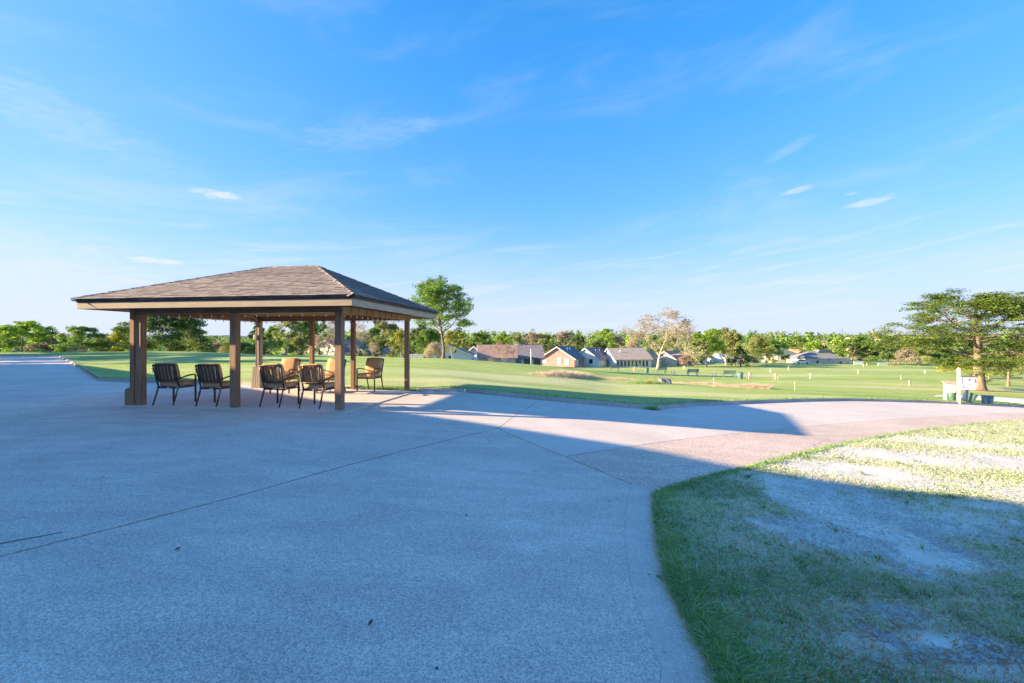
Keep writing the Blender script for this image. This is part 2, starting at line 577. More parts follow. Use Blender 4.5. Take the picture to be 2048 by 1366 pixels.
plain("bark_grey", (0.20, 0.155, 0.125), 0.95, 0.35, 4, 0.8, 18, stretch=(3, 3, 0.6))
plain("bark_pine", (0.25, 0.19, 0.155), 0.95, 0.35, 4, 0.9, 14, stretch=(3, 3, 0.7))
plain("bark_pale", (0.50, 0.42, 0.34), 0.9, 0.25, 4, 0.5, 18, stretch=(3, 3, 0.6))
leafmat("leaf_bright", (0.135, 0.257, 0.041), (0.446, 0.594, 0.108), 0.42)
leafmat("leaf_mid", (0.10, 0.19, 0.045), (0.34, 0.48, 0.125), 0.45)
leafmat("leaf_olive", (0.17, 0.20, 0.065), (0.47, 0.49, 0.20), 0.42)
leafmat("leaf_dark", (0.065, 0.12, 0.05), (0.26, 0.35, 0.13), 0.45)
leafmat("leaf_pine", (0.065, 0.12, 0.03), (0.28, 0.38, 0.08), 0.42)
leafmat("leaf_tan", (0.36, 0.28, 0.20), (0.66, 0.55, 0.42), 0.42)
leafmat("leaf_rust", (0.30, 0.20, 0.155), (0.62, 0.45, 0.36), 0.42)
leafmat("leaf_grey", (0.216, 0.189, 0.142), (0.540, 0.472, 0.351), 0.42)
leafmat("leaf_yellow", (0.230, 0.257, 0.041), (0.621, 0.608, 0.135), 0.42)
leafmat("blade_green", (0.15, 0.30, 0.08), (0.47, 0.62, 0.23), 0.42)
leafmat("tuft_green", (0.07, 0.15, 0.03), (0.26, 0.38, 0.10), 0.35)
leafmat("blade_dry", (0.58, 0.53, 0.38), (0.88, 0.83, 0.66), 0.3)
leafmat("needle_brown", (0.36, 0.19, 0.09), (0.74, 0.46, 0.24), 0.15)
leafmat("straw", (0.58, 0.45, 0.31), (0.86, 0.74, 0.55), 0.45)
plain("pebble", (0.52, 0.49, 0.45), 0.9, 0.3, 30)

# ------------------------------------------------------------------ the lie of the land
def zp(x):
    """paved plane: level round the pavilion, falling away gently to the right"""
    u = (np.asarray(x, dtype=float) + 3.2) / 1.2
    return -0.06 * 1.2 * np.where(u > 30, u, np.log1p(np.exp(np.minimum(u, 30))))


def pave(px, py):
    """the point of the paved plane that this sight line meets"""
    tx, tz = (px - CX) / F, (py - CY) / F
    lo, hi = 0.2, 120.0
    for _ in range(60):
        d = (lo + hi) / 2
        if EYE - tz * d > float(zp(tx * d)): lo = d
        else: hi = d
    return (tx * lo, lo)


# sections through the lawn along sight lines: photo column, then (distance, ground height or photo row)
def S(px, *pts):
    t = (px - CX) / F
    c = math.sqrt(1 + t * t)
    out = []
    for d, v in pts:
        z = v if abs(v) < 100 else EYE - (v - CY) / F * d
        out.append((math.log(d * c), z))
    return (math.atan(t), out)


SECT = [
    S(-60, (42, .1), (60, .25), (90, -3), (160, -5), (320, -7)),
    S(130, (42, .1), (50, .18), (60, .27), (90, -3), (160, -5), (320, -7)),
    S(195, (16.2, .1), (24, 735), (33, 721), (45, 709), (62, 700.5), (90, -3), (160, -5), (320, -7)),
    S(300, (15.5, .1), (24, 735), (33, 720), (50, 703), (62, 0.1), (90, -3), (160, -5), (320, -7)),
    S(400, (15.3, .1), (25, 733), (33, 718), (42, 703), (60, 0.1), (90, -3), (160, -5), (320, -7)),
    S(520, (14.8, .1), (25, 731), (40, 708.5), (60, -.4), (90, -3), (160, -5), (320, -7)),
    S(700, (14.0, .05), (25, 732), (42, 710), (60, -.8), (90, -3), (160, -5.2), (320, -7.5)),
    S(840, (13.2, .03), (25, 735), (45, 714.5), (60, -1.2), (90, -3.4), (160, -5.3), (320, -8)),
    S(885, (13, .0), (25, 738), (45, 713), (60, -1.1), (90, -3.4), (160, -5.3), (320, -8)),
    S(950, (12.7, -.1), (25, 745), (45, 718), (62, -1.6), (90, -3.6), (160, -5.3), (320, -8)),
    S(1020, (12.4, -.15), (25, 752), (45, 723), (62, -1.9), (90, -3.9), (160, -5.4), (320, -8)),
    S(1093, (12.2, -.2), (25, 758), (48, 727), (65, -2.6), (90, -4.0), (160, -5.4), (320, -8)),
    S(1160, (12.2, -.26), (25, 763), (52, 735), (75, -3.4), (110, 735), (160, -5.6), (320, -8)),
    S(1200, (12.3, -.29), (30, 763), (60, 742), (110, 734), (160, -6.2), (320, -8)),
    S(1310, (12.4, -.34), (30, 764), (56, 750), (80, 742), (115, 734), (160, -6.5), (320, -8)),
    S(1450, (14.8, -.52), (30, 771), (56, 755), (90, 740), (140, 726), (200, -7), (320, -8)),
    S(1600, (17.2, -.77), (30, 775), (60, 751), (100, 736), (150, 723.5), (200, -7.2), (320, -8)),
    S(1750, (19.2, -1.05), (30, 781), (60, 753), (100, 738), (150, 727), (200, -7.5), (320, -8)),
    S(1900, (20.2, -1.3), (30, 785), (60, 757), (100, 740), (150, 728), (200, -7.7), (320, -8)),
    S(2048, (20.7, -1.54), (30, 793), (60, 762), (100, 745), (150, 730), (200, -7.8), (320, -8)),
    S(2600, (20.7, -2.5), (30, -3.4), (60, -5.0), (100, -6.2), (150, -7), (320, -8)),
]
SECT_T = np.array([s[0] for s in SECT])
LR = np.linspace(math.log(10), math.log(900), 260)
TAB = np.array([np.interp(LR, [p[0] for p in s[1]], [p[1] for p in s[1]]) for s in SECT])
ker = np.exp(-0.5 * (np.arange(-10, 11) / 4.0) ** 2); ker /= ker.sum()
TAB = np.array([np.convolve(np.pad(r, 10, mode="edge"), ker, mode="valid") for r in TAB])

TH_FINE = np.linspace(SECT_T[0], SECT_T[-1], 500)
TAB = np.array([np.interp(TH_FINE, SECT_T, TAB[:, j]) for j in range(TAB.shape[1])]).T
kt = np.exp(-0.5 * (np.arange(-30, 31) / 11.0) ** 2); kt /= kt.sum()
TAB = np.array([np.convolve(np.pad(TAB[:, j], 30, mode="edge"), kt, mode="valid") for j in range(TAB.shape[1])]).T
SECT_T = TH_FINE

# the kerb: photo points on the paved plane, and the corners of the pavilion slab
TH = 0.144
UX, UY = -math.cos(TH), math.sin(TH)
VX, VY = math.sin(TH), math.cos(TH)
P3 = (-3.727, 9.486)
PL, PW = 4.988, 3.822


def pav(t, s):
    """pavilion plan coordinates (along the front to the far corner, and inwards) to the ground"""
    return (P3[0] + t * UX + s * VX, P3[1] + t * UY + s * VY)


KERB_FAR = [pave(*p) for p in ((-60, 713), (0, 713.2), (60, 713.2), (118, 713.6), (150, 731), (195, 762), (240, 764), (300, 765.6), (390, 767.5), (480, 769.5))]
KERB_PAV = [pav(3.1, 4.5), pav(1.7, 4.12), pav(-.25, 4.08)]
KERB_NEAR = [pave(*p) for p in ((930, 784), (1000, 792), (1075, 799.5), (1150, 806.5), (1225, 812.8), (1304, 819))]
KERB_ROAD = [pave(*p) for p in ((1304, 819), (1400, 811.3), (1500, 806.8), (1600, 803), (1680, 801.6), (1750, 802.6), (1850, 805.5), (1950, 810), (2048, 815), (2150, 820))]
KERB = KERB_FAR + KERB_PAV + KERB_NEAR + KERB_ROAD[1:]
KERB_FINE = [(a[0] + (b[0] - a[0]) * i / 12, a[1] + (b[1] - a[1]) * i / 12) for a, b in zip(KERB, KERB[1:]) for i in range(12)] + [KERB[-1]]
KT = np.array([math.atan2(x, y) for x, y in KERB_FINE])
KR = np.array([math.hypot(x, y) for x, y in KERB_FINE])
o_ = np.argsort(KT); KT, KR = KT[o_], KR[o_]


def kerb_r(th):
    th = np.asarray(th)
    r = np.interp(th, KT, KR)
    r = np.where(th < KT[0], KR[0] + (KT[0] - th) * 25, r)
    return np.where(th > KT[-1], KR[-1] + (th - KT[-1]) * 10, r)


def gz(x, y):
    """height of the lawn at a point (arrays welcome)"""
    x, y = np.asarray(x, float), np.asarray(y, float)
    th = np.arctan2(x, y); r = np.hypot(x, y)
    i = np.clip(np.searchsorted(SECT_T, th) - 1, 0, len(SECT_T) - 2)
    f = np.clip((th - SECT_T[i]) / (SECT_T[i + 1] - SECT_T[i]), 0, 1)
    q = np.clip((np.log(np.maximum(r, 10.01)) - LR[0]) / (LR[1] - LR[0]), 0, len(LR) - 1.001)
    j = q.astype(int); g = q - j
    z = (TAB[i, j] * (1 - g) + TAB[i, j + 1] * g) * (1 - f) + (TAB[i + 1, j] * (1 - g) + TAB[i + 1, j + 1] * g) * f
    k = kerb_r(th)
    inpav = np.clip(1 - np.abs(th - math.atan2(-4.2, 13.6)) / 0.16, 0, 1)
    edge = zp(x) + 0.095 - 0.075 * np.minimum(1, inpav * 3)
    b = np.clip((r - k) / 7.0, 0, 1); b = b * b * (3 - 2 * b)
    return edge * (1 - b) + z * b


def field(px, py):
    """the point of the lawn that this sight line meets first"""
    tx, tz = (px - CX) / F, (py - CY) / F
    th = math.atan(tx)
    d0 = float(kerb_r(th)) * math.cos(th) * 1.002
    d = d0 * np.exp(np.linspace(0, math.log(400 / d0), 4000))
    below = EYE - tz * d <= gz(tx * d, d)
    k = int(np.argmax(below)) if below.any() else len(d) - 1
    return (tx * d[k], d[k], float(gz(tx * d[k], d[k])))


def at(px, d):
    """a point of the lawn in this photo column at this distance"""
    x = (px - CX) / F * d
    return (x, d, float(gz(x, d)))


def fbm2(x, y, seed=0, octs=4, s=1.0):
    """cheap smooth value noise in numpy, 0..1"""
    g = np.random.default_rng(seed)
    tab = g.random((257, 257))
    tab[256] = tab[0]; tab[:, 256] = tab[:, 0]
    out, amp, tot = 0, 1.0, 0
    for o in range(octs):
        u, v = x * s * 2 ** o + 37.7 * o, y * s * 2 ** o + 11.3 * o
        i, j = np.floor(u).astype(int), np.floor(v).astype(int)
        a, b = u - i, v - j
        a = a * a * (3 - 2 * a); b = b * b * (3 - 2 * b)
        i %= 256; j %= 256
        out = out + amp * ((tab[i, j] * (1 - a) + tab[i + 1, j] * a) * (1 - b) + (tab[i, j + 1] * (1 - a) + tab[i + 1, j + 1] * a) * b)
        tot += amp; amp *= 0.55
    return out / tot


# ---- lawn: one sheet from the kerb to the horizon, all round
def build_lawn():
    ths = list(np.arange(-math.pi, -1.0, 0.09)) + list(np.arange(-1.0, -0.72, 0.0045)) + list(np.arange(-0.72, 1.0, 0.0062)) + list(np.arange(1.0, math.pi + .05, 0.09))
    ths = np.array(sorted(set(ths) | set(KT.tolist())))
    n, m = len(ths), 130
    k = kerb_r(ths)
    t = np.linspace(0, 1, m) ** 1.25
    r = k[:, None] * np.exp(t[None, :] * np.log(900 / k)[:, None])
    r[:, 0] += 0.02
    x = r * np.sin(ths)[:, None]; y = r * np.cos(ths)[:, None]
    z = gz(x, y)
    bump = (fbm2(x, y, 3, 3, 0.09) - 0.5) * np.clip((r - k[:, None]) / 6, 0, 1) * 0.16
    z = z + bump
    # bare sandy sweeps where the photo shows worn turf
    dry = np.zeros_like(x)
    for px, py, sx, sy, a in ((1010, 757, 4.5, 1.9, .75), (900, 760, 3.5, 1.5, .45), (1180, 766, 5, 2.0, .35), (1330, 785, 4.0, 1.2, .35), (1420, 790, 6, 1.5, .35),
                              (1250, 778, 4, 1.2, .3), (1640, 795, 6, 1.6, .35), (1780, 775, 9, 2.2, .5), (1830, 770, 14, 2.5, .4), (1500, 750, 26, 4, .35), (1700, 738, 40, 5, .3), (2000, 780, 8, 3, .3)):
        qx, qy, _ = field(px, py)
        dry = np.maximum(dry, a * np.exp(-(((x - qx) / sx) ** 2 + ((y - qy) / sy) ** 2)))
    dry *= (0.55 + 0.9 * fbm2(x, y, 5, 4, 0.8)) * 1.5
    dry = np.clip(dry, 0, 1)
    i = np.arange(n - 1)[:, None] * m + np.arange(m - 1)[None, :]
    Fc = np.stack([i, i + 1, i + m + 1, i + m], -1).reshape(-1, 4)
    me = mesh_np("lawn", np.stack([x, y, z], -1).reshape(-1, 3), Fc, M["lawn_turf"], smooth=True, vtone=dry.ravel())
    o = link("lawn", me)
    tag(o, "rolling mown golf course turf running from the kerb to the woods", None, None, "structure")


build_lawn()


# ---- paving: a bed, and slabs parted by real joints
def build_bed():
    ths = np.linspace(-math.pi, math.pi, 260)
    rs = np.array([0.0, 1, 2, 3, 4, 5, 6, 8, 10, 12, 14])
    k = kerb_r(ths) + 0.05
    r = np.minimum(rs[None, :], k[:, None] * 0.9)
    r = np.concatenate([r, k[:, None]], 1)
    x = r * np.sin(ths)[:, None]; y = r * np.cos(ths)[:, None]
    m = r.shape[1]
    i = np.arange(len(ths) - 1)[:, None] * m + np.arange(m - 1)[None, :]
    Fc = np.stack([i, i + m, i + m + 1, i + 1], -1).reshape(-1, 4)
    me = mesh_np("pavement", np.stack([x, y, zp(x) - 0.008], -1).reshape(-1, 3), Fc, M["joint_dirt"])
    return tag(link("pavement", me), "broad concrete forecourt and drive around the pavilion", None, None, "structure")


pavement = build_bed()


def inset(poly, g):
    n = len(poly); out = []
    area = sum(poly[i][0] * poly[(i + 1) % n][1] - poly[(i + 1) % n][0] * poly[i][1] for i in range(n))
    sg = 1 if area > 0 else -1
    for i in range(n):
        a, b, c = Vector(poly[i - 1]), Vector(poly[i]), Vector(poly[(i + 1) % n])
        d1, d2 = (b - a).normalized(), (c - b).normalized()
        n1, n2 = Vector((-d1.y, d1.x)) * sg, Vector((-d2.y, d2.x)) * sg
        k = n1 + n2
        L = k.length_squared
        k = k * (2 / L if L > 0.3 else 1.0)
        out.append(tuple(b + k * g))
    return out


def slab(poly, mat, lift=0.0, gap=0.010, label=None):
    poly = inset(poly, gap)
    bm = bmesh.new()
    bm.faces.new([bm.verts.new((x, y, 0)) for x, y in poly])
    xs = [p[0] for p in poly]
    for x in np.arange(-7, 30, 0.6):
        if min(xs) < x < max(xs):
            bmesh.ops.bisect_plane(bm, geom=bm.verts[:] + bm.edges[:] + bm.faces[:], plane_co=(x, 0, 0), plane_no=(1, 0, 0))
    for v in bm.verts: v.co.z = float(zp(v.co.x)) + lift
    bmesh.ops.triangulate(bm, faces=bm.faces[:])
    bmesh.ops.recalc_face_normals(bm, faces=bm.faces)
    if sum(f.normal.z for f in bm.faces) < 0: bmesh.ops.reverse_faces(bm, faces=bm.faces[:])
    bd = [e for e in bm.edges if e.is_boundary]
    ex = bmesh.ops.extrude_edge_only(bm, edges=bd)
    for v in [g for g in ex["geom"] if isinstance(g, bmesh.types.BMVert)]: v.co.z -= 0.012 + lift
    me = bpy.data.meshes.new("slab")
    bm.to_mesh(me); bm.free()
    me.materials.append(M[mat])
    o = link("slab", me, pavement)
    if label: o["label"] = label
    return o


def curve_x(y):
    """edge of the near grass: x of the paving's curved end at depth y"""
    return np.interp(y, CURVE_Y, CURVE_X)


CURVE = [(-1.2, -8.0), (-0.35, -2.0), (0.25, 0.3), (0.72, 1.4)] + [pave(*p) for p in (
    (1440, 1366), (1415, 1318), (1390, 1270), (1366, 1225), (1345, 1180), (1330, 1135), (1319, 1095), (1312, 1050), (1309, 1010), (1311, 988), (1352, 974), (1400, 959), (1450, 946), (1500, 934.5),
    (1550, 921), (1600, 908), (1650, 896), (1700, 885), (1775, 871.5), (1850, 860), (1950, 848.5), (2048, 841))] + [(22.0, 17.3), (27.0, 19.5)]
CURVE_X = np.array([c[0] for c in CURVE]); CURVE_Y = np.array([c[1] for c in CURVE])
o_ = np.argsort(CURVE_Y); CURVE_X, CURVE_Y = CURVE_X[o_], CURVE_Y[o_]
CI = next(i for i, c in enumerate(CURVE) if abs(c[1] - pave(1311, 988)[1]) < 1e-6)

A_LINE = [(-12, -8.5), (-7.2, -2.3)] + [pave(*p) for p in ((0, 1113), (240, 1053), (480, 991), (700, 929), (850, 891), (995, 857))]
JB = [pave(*p) for p in ((995, 857), (1065, 887), (1130, 913), (1220, 950), (1311, 988))]
JC = [pave(*p) for p in ((1130, 913), (1250, 894.5), (1370, 878), (1560, 857))] + [(12.0, 13.6), (20, 17.6), (27, 20.3)]
JE = [pave(*p) for p in ((1100, 802), (1175, 828), (1233, 841.5), (1308, 859), (1370, 878))]
JD = [pave(*p) for p in ((995, 857), (1028, 833), (1080, 800.2))]
JF = [pave(*p) for p in ((300, 824), (150, 834.5), (0, 845))] + [(-15, 4.3), (-24, -1.8)]
PC = [pav(-.22, -.22), pav(5.25, -.22), pav(5.25, 3.98), pav(-.22, 3.98)]

def offset_line(pts, d):
    out = []
    for i, p in enumerate(pts):
        a, b = Vector(pts[max(i - 1, 0)]), Vector(pts[min(i + 1, len(pts) - 1)])
        t = (b - a).normalized()
        out.append((p[0] - t.y * d, p[1] + t.x * d))
    return out


EDGE = CURVE[:CI + 1]
INNER = offset_line(EDGE[:-1], 0.27)
jb = Vector(JB[-2]) - Vector(EDGE[-1]); jb = Vector(EDGE[-1]) + jb.normalized() * 0.34
slab(A_LINE + JB[1:-1] + [tuple(jb)] + INNER[::-1], "slab_concrete", 0.002, 0.016)
slab([tuple(jb), EDGE[-1]] + EDGE[:-1][::-1] + INNER, "trowelled_margin", 0.0025, -0.014, label="smooth trowelled margin of the slab along the curved grass edge")
slab(A_LINE + [PC[0], PC[1]] + JF + [(-24, -8.5)], "slab_concrete", 0.0, 0.018)
slab([JF[-1]] + JF[::-1][1:] + [PC[1], PC[2], PC[3]] + KERB_PAV[::-1] + KERB_FAR[::-1] + [(-75, 42), (-75, -1.8)], "slab_concrete", 0.003)
slab(PC, "pavilion_concrete", 0.02)
slab([PC[0]] + JD + KERB_NEAR[2::-1] + [KERB_PAV[-1], PC[3]], "apron_concrete", 0.0)
slab(JB[:3] + JC[1:3] + JE[::-1][1:] + JD[::-1][:-1], "apron_concrete", 0.003)
slab(JE + JC[3:] + KERB_ROAD[::-1] + KERB_NEAR[-2:2:-1], "apron_concrete", 0.0)
slab(JC + CURVE[CI:][::-1] + JB[::-1][1:-2], "pink_aggregate", 0.001, label="pink exposed aggregate drive beside the grass")


def build_kerb(poly, step=2.3, h=0.10, w=0.15):
    """kerb stones laid end to end along a line, the lawn on their outer side"""
    pts = [Vector(p) for p in poly]
    seg = []
    for a, b in zip(pts, pts[1:]):
        L = (b - a).length
        n = max(1, round(L / step))
        for i in range(n):
            seg.append((a + (b - a) * (i / n), a + (b - a) * ((i + 1) / n)))
    for a, b in seg:
        d = (b - a).normalized()
        nrm = Vector((-d.y, d.x))
        c = (a + b) / 2 + nrm * 0.6
        if math.hypot(c.x, c.y) < float(kerb_r(math.atan2(c.x, c.y))): nrm = -nrm
        a2, b2 = a + d * 0.004, b - d * 0.004
        mb = MB()
        prof = ((0.0, -0.03), (0.012, h - 0.022), (0.035, h), (w, h + 0.004), (w + 0.02, -0.03))
        v = []
        for q in (a2, b2):
            for u, z in prof:
                p = q + nrm * (u - 0.005)
                v.append((p.x, p.y, float(zp(q.x)) + z))
        k = len(prof)
        mb.v = v
        for i in range(k - 1):
            mb.f.append((i, i + 1, k + i + 1, k + i)); mb.s.append(False)
        mb.f.append(tuple(range(k - 1, -1, -1))); mb.f.append(tuple(range(k, 2 * k))); mb.s += [False, False]
        mb.build("kerb_stone", M["kerb_concrete"], kerb)


kerb = tag(empty("kerb"), "raised concrete kerb between the paving and the lawn", None, None, "structure")
build_kerb(KERB_FAR[:4], 6.0); build_kerb(KERB_FAR[3:]); build_kerb([KERB_FAR[-1], KERB_PAV[0], KERB_PAV[1]], 2.0)
build_kerb([KERB_PAV[-1]] + KERB_NEAR); build_kerb(KERB_ROAD)


# ---- the worn grass by the drive: soil, turf blades, catkins, washed gravel
BARE = []
for px, py, sx, sy, a in ((1600, 975, .75, .55, 1.0), (1690, 1020, .85, .7, 1.1), (1640, 1075, .8, .5, .95), (1760, 1075, .75, .5, 1.0), (1850, 1110, .6, .35, .95), (1800, 1150, .5, .25, .8),
                          (1930, 1050, 1.1, .5, .8), (2030, 1020, 1.0, .5, .7), (1800, 1235, .35, .2, .85), (1900, 1300, .45, .2, .95), (1990, 1340, .5, .2, .95), (1760, 1200, .3, .15, .6),
                          (1720, 945, 1.3, .42, .95), (1850, 965, 1.6, .4, .95), (1990, 985, 1.6, .5, .9), (1880, 920, 2.0, .5, .95), (2010, 925, 2.4, .6, 1.0), (1990, 893, 2.6, .5, .85), (1540, 985, .45, .3, .6)):
    BARE.append(pave(px, py) + (sx, sy, a))


def turf(x, y):
    """how much turf grows at a point of the near patch, 0..1"""
    bare = np.zeros_like(x)
    for bx, by, sx, sy, a in BARE:
        bare = np.maximum(bare, a * np.exp(-0.5 * (((x - bx) / sx) ** 2 + ((y - by) / sy) ** 2)))
    e = x - curve_x(y)
    nz = fbm2(x, y, 11, 5, 1.1)
    n2 = fbm2(x, y, 12, 3, 4.5)
    g = 1.08 - bare * 1.25 + (nz - 0.5) * 1.1 + (n2 - 0.5) * 0.5
    g = np.maximum(g, 1.1 - e * 2.6)
    return np.clip(g, 0, 1)


def build_patch():
    ys = np.concatenate([np.arange(-2.0, 1.5, 0.25), np.arange(1.5, 6.0, 0.05), np.arange(6.0, 11, 0.09), np.arange(11, 19.4, 0.2)])
    m = 110
    t = np.linspace(0, 1, m) ** 1.7
    x0 = curve_x(ys)
    x = x0[:, None] + t[None, :] * (30 - x0)[:, None] * 0.97
    y = np.repeat(ys[:, None], m, 1)
    g = turf(x, y)
    e = x - x0[:, None]
    z = zp(x) + 0.004 + np.clip(e * 0.25, 0, 0.02) * (0.4 + g) + (fbm2(x, y, 21, 4, 1.7) - 0.5) * 0.035 * np.clip(e * 3, 0, 1)
    i = np.arange(len(ys) - 1)[:, None] * m + np.arange(m - 1)[None, :]
    Fc = np.stack([i, i + 1, i + m + 1, i + m], -1).reshape(-1, 4)
    me = mesh_np("verge", np.stack([x, y, z], -1).reshape(-1, 3), Fc, M["bare_soil"], smooth=True, vtone=g.ravel())
    tag(link("verge", me), "worn verge of thin turf and pale bare silt inside the curved paving edge", None, None, "structure")


build_patch()


def patch_z(x, y):
    e = x - curve_x(y)
    return zp(x) + 0.004 + np.clip(e * 0.25, 0, 0.02) + (fbm2(x, y, 21, 4, 1.7) - 0.5) * 0.035 * np.clip(e * 3, 0, 1)


G = np.random.default_rng(5)


def scatter_px(n, x0, x1, y0, y1):
    """random points of the paved plane spread evenly over what the photo shows of it"""
    px = G.uniform(x0, x1, n); py = G.uniform(y0, y1, n)
    tx, tz = (px - CX) / F, (py - CY) / F
    d = EYE / tz
    for _ in range(40): d = 0.6 * d + 0.4 * (EYE - zp(tx * d)) / tz
    return tx * d, d


def blades(name, x, y, z, h, w, mat, label, lean=0.5, tonef=None):
    n = len(x)
    a = G.uniform(0, 2 * math.pi, n)
    dx, dy = np.cos(a) * w / 2, np.sin(a) * w / 2
    b = G.uniform(0, 2 * math.pi, n); l = G.uniform(0.1, lean * 1.6, n) * h
    lx, ly = np.cos(b) * l, np.sin(b) * l
    hz = h * G.uniform(0.6, 1.0, n)
    V = np.empty((n, 5, 3))
    V[:, 0] = np.stack([x - dx, y - dy, z - 0.004], -1)
    V[:, 1] = np.stack([x + dx, y + dy, z - 0.004], -1)
    V[:, 2] = np.stack([x + dx * .8 + lx * .35, y + dy * .8 + ly * .35, z + hz * .62], -1)
    V[:, 3] = np.stack([x - dx * .8 + lx * .35, y - dy * .8 + ly * .35, z + hz * .62], -1)
    V[:, 4] = np.stack([x + lx, y + ly, z + hz], -1)
    k = np.arange(n)[:, None] * 5
    T = np.concatenate([k + [0, 1, 2], k + [0, 2, 3], k + [3, 2, 4]], 0)
    tn = G.random(n) if tonef is None else tonef
    o = link(name, mesh_np(name, V.reshape(-1, 3), T, M[mat], tone=np.tile(tn, 3)))
    return tag(o, label, None, None, "stuff")


def build_verge_cover():
    xs, ys = [], []
    for n, py0, py1 in ((110000, 838, 1000), (105000, 960, 1200), (85000, 1150, 1420)):
        a, b = scatter_px(int(n * 1.35), 1290, 2400, py0, py1)
        xs.append(a); ys.append(b)
    x, y = np.concatenate(xs), np.concatenate(ys)
    e = x - curve_x(y)
    ok = e > -0.012
    x, y, e = x[ok], y[ok], e[ok]
    g = turf(x, y)
    clump = fbm2(x, y, 31, 3, 7.0)
    ok = G.random(len(x)) < np.clip(g * 1.25 * (0.35 + 1.1 * clump) - 0.03, 0.012, 1)
    x, y, e, g = x[ok], y[ok], e[ok], g[ok]
    near = np.clip((7 - y) / 5, 0, 1)
    dryp = 0.42 + 0.40 * fbm2(x, y, 41, 4, 1.3) + 0.25 * (1 - g)
    dryp = np.where(e < 0.25, dryp * 0.45, dryp)
    dry = G.random(len(x)) < dryp
    z = patch_z(x, y)
    h = G.uniform(0.016, 0.038, len(x)) * (0.6 + 0.6 * g) * np.where(e < 0.12, 1.5, 1.0)
    w = G.uniform(0.004, 0.0078, len(x)) * np.clip(y / 3.2, 1, 3.2)
    gr = ~dry
    blades("verge_grass", x[gr], y[gr], z[gr], h[gr], w[gr], "blade_green", "short green turf on the verge beside the drive", 1.7,
           np.clip(fbm2(x[gr], y[gr], 51, 3, 2.0) * 0.9 + G.normal(0, 0.28, gr.sum()) - 0.05, 0, 1))
    blades("dry_grass", x[dry], y[dry], z[dry], h[dry] * 0.75, w[dry], "blade_dry", "bleached dead grass blades among the verge turf", 2.3)
    # edge fringe along the paving
    n = 7000
    t = G.uniform(1.9, 15.4, n) ** 1.0
    ex = curve_x(t) + G.normal(0.012, 0.014, n) - 0.07 * np.clip(fbm2(t * 0, t, 13, 4, 3.0) - 0.5, -.1, .4)
    blades("edge_grass", ex, t, zp(ex) + 0.004, G.uniform(0.02, 0.05, n), G.uniform(0.004, 0.007, n) * np.clip(t / 3.5, 1, 3), "blade_green", "longer grass fringe along the curved paving edge", 0.9)
    n = 4200
    t = G.uniform(1.9, 9, n)
    ex = curve_x(t) + G.normal(-0.012, 0.02, n)
    blades("edge_thatch", ex, t, zp(ex) + 0.006, G.uniform(0.012, 0.035, n), G.uniform(0.003, 0.006, n), "straw", "dry straw along the curved paving edge", 2.0)
    # rank tufts standing out of the short turf
    x, y = scatter_px(900, 1300, 2300, 850, 1400)
    e = x - curve_x(y)
    g = turf(x, y)
    ok = (e > 0.05) & (G.random(len(x)) < np.clip(g - 0.25, 0.02, .6))
    x, y = x[ok], y[ok]
    k = 13
    cx = np.repeat(x, k) + G.normal(0, .022, len(x) * k); cy = np.repeat(y, k) + G.normal(0, .022, len(x) * k)
    blades("verge_tufts", cx, cy, patch_z(cx, cy), G.uniform(.028, .065, len(cx)), G.uniform(.004, .007, len(cx)) * np.clip(cy / 3.4, 1, 3), "tuft_green", "rank darker tufts dotted over the verge turf", 1.1)
    # pine catkins: small bent worms
    x, y = scatter_px(1500, 1300, 2080, 1000, 1400)
    e = x - curve_x(y)
    keep = (e > 0.02) & (G.random(len(x)) < np.clip(1.15 - e * 0.42, 0.08, 1))
    x, y = x[keep], y[keep]
    z = patch_z(x, y) + G.uniform(0.012, 0.026, len(x))
    V, T, tn = [], [], []
    for cx, cy, cz in zip(x, y, z):
        a = rnd.uniform(0, 6.28); L = rnd.uniform(0.018, 0.042); bend = rnd.uniform(-2.2, 2.2); wd = rnd.uniform(0.003, 0.005)
        px_, py_ = cx, cy
        b = len(V); tone = rnd.random()
        for k in range(5):
            aa = a + bend * (k / 4 - 0.5)
            nx, ny = -math.sin(aa), math.cos(aa)
            rr = wd * (0.6, 1, 1, 0.9, 0.4)[k]
            V += [(px_ + nx * rr, py_ + ny * rr, cz), (px_, py_, cz + rr * 1.4), (px_ - nx * rr, py_ - ny * rr, cz)]
            px_ += math.cos(aa) * L / 4; py_ += math.sin(aa) * L / 4
        for k in range(4):
            q = b + k * 3
            for i in (0, 1):
                T.append((q + i, q + i + 1, q + 4 + i, q + 3 + i)); tn.append(tone)
    tag(link("fallen_catkins", mesh_np("fallen_catkins", V, T, M["needle_brown"], tone=tn)), "curled orange brown pine catkins fallen on the turf", None, None, "stuff")
    # pine needles lying in the bare soil
    x, y = scatter_px(2600, 1400, 2080, 1010, 1400)
    ok = (x - curve_x(y) > 0.1) & (G.random(len(x)) < 0.25 + 0.9 * (y < 3.3) * (x > 1.8))
    x, y = x[ok], y[ok]; z = patch_z(x, y) + 0.008
    a = G.uniform(0, math.pi, len(x)); L = G.uniform(0.03, 0.09, len(x)); w_ = G.uniform(0.0012, 0.0022, len(x))
    ux, uy = np.cos(a) * L / 2, np.sin(a) * L / 2; nx, ny = -np.sin(a) * w_, np.cos(a) * w_
    V = np.stack([np.stack([x - ux - nx, y - uy - ny, z], -1), np.stack([x + ux - nx, y + uy - ny, z + 0.008], -1), np.stack([x + ux + nx, y + uy + ny, z + 0.009], -1), np.stack([x - ux + nx, y - uy + ny, z + 0.001], -1)], 1)
    k = np.arange(len(x))[:, None] * 4 + np.arange(4)[None, :]
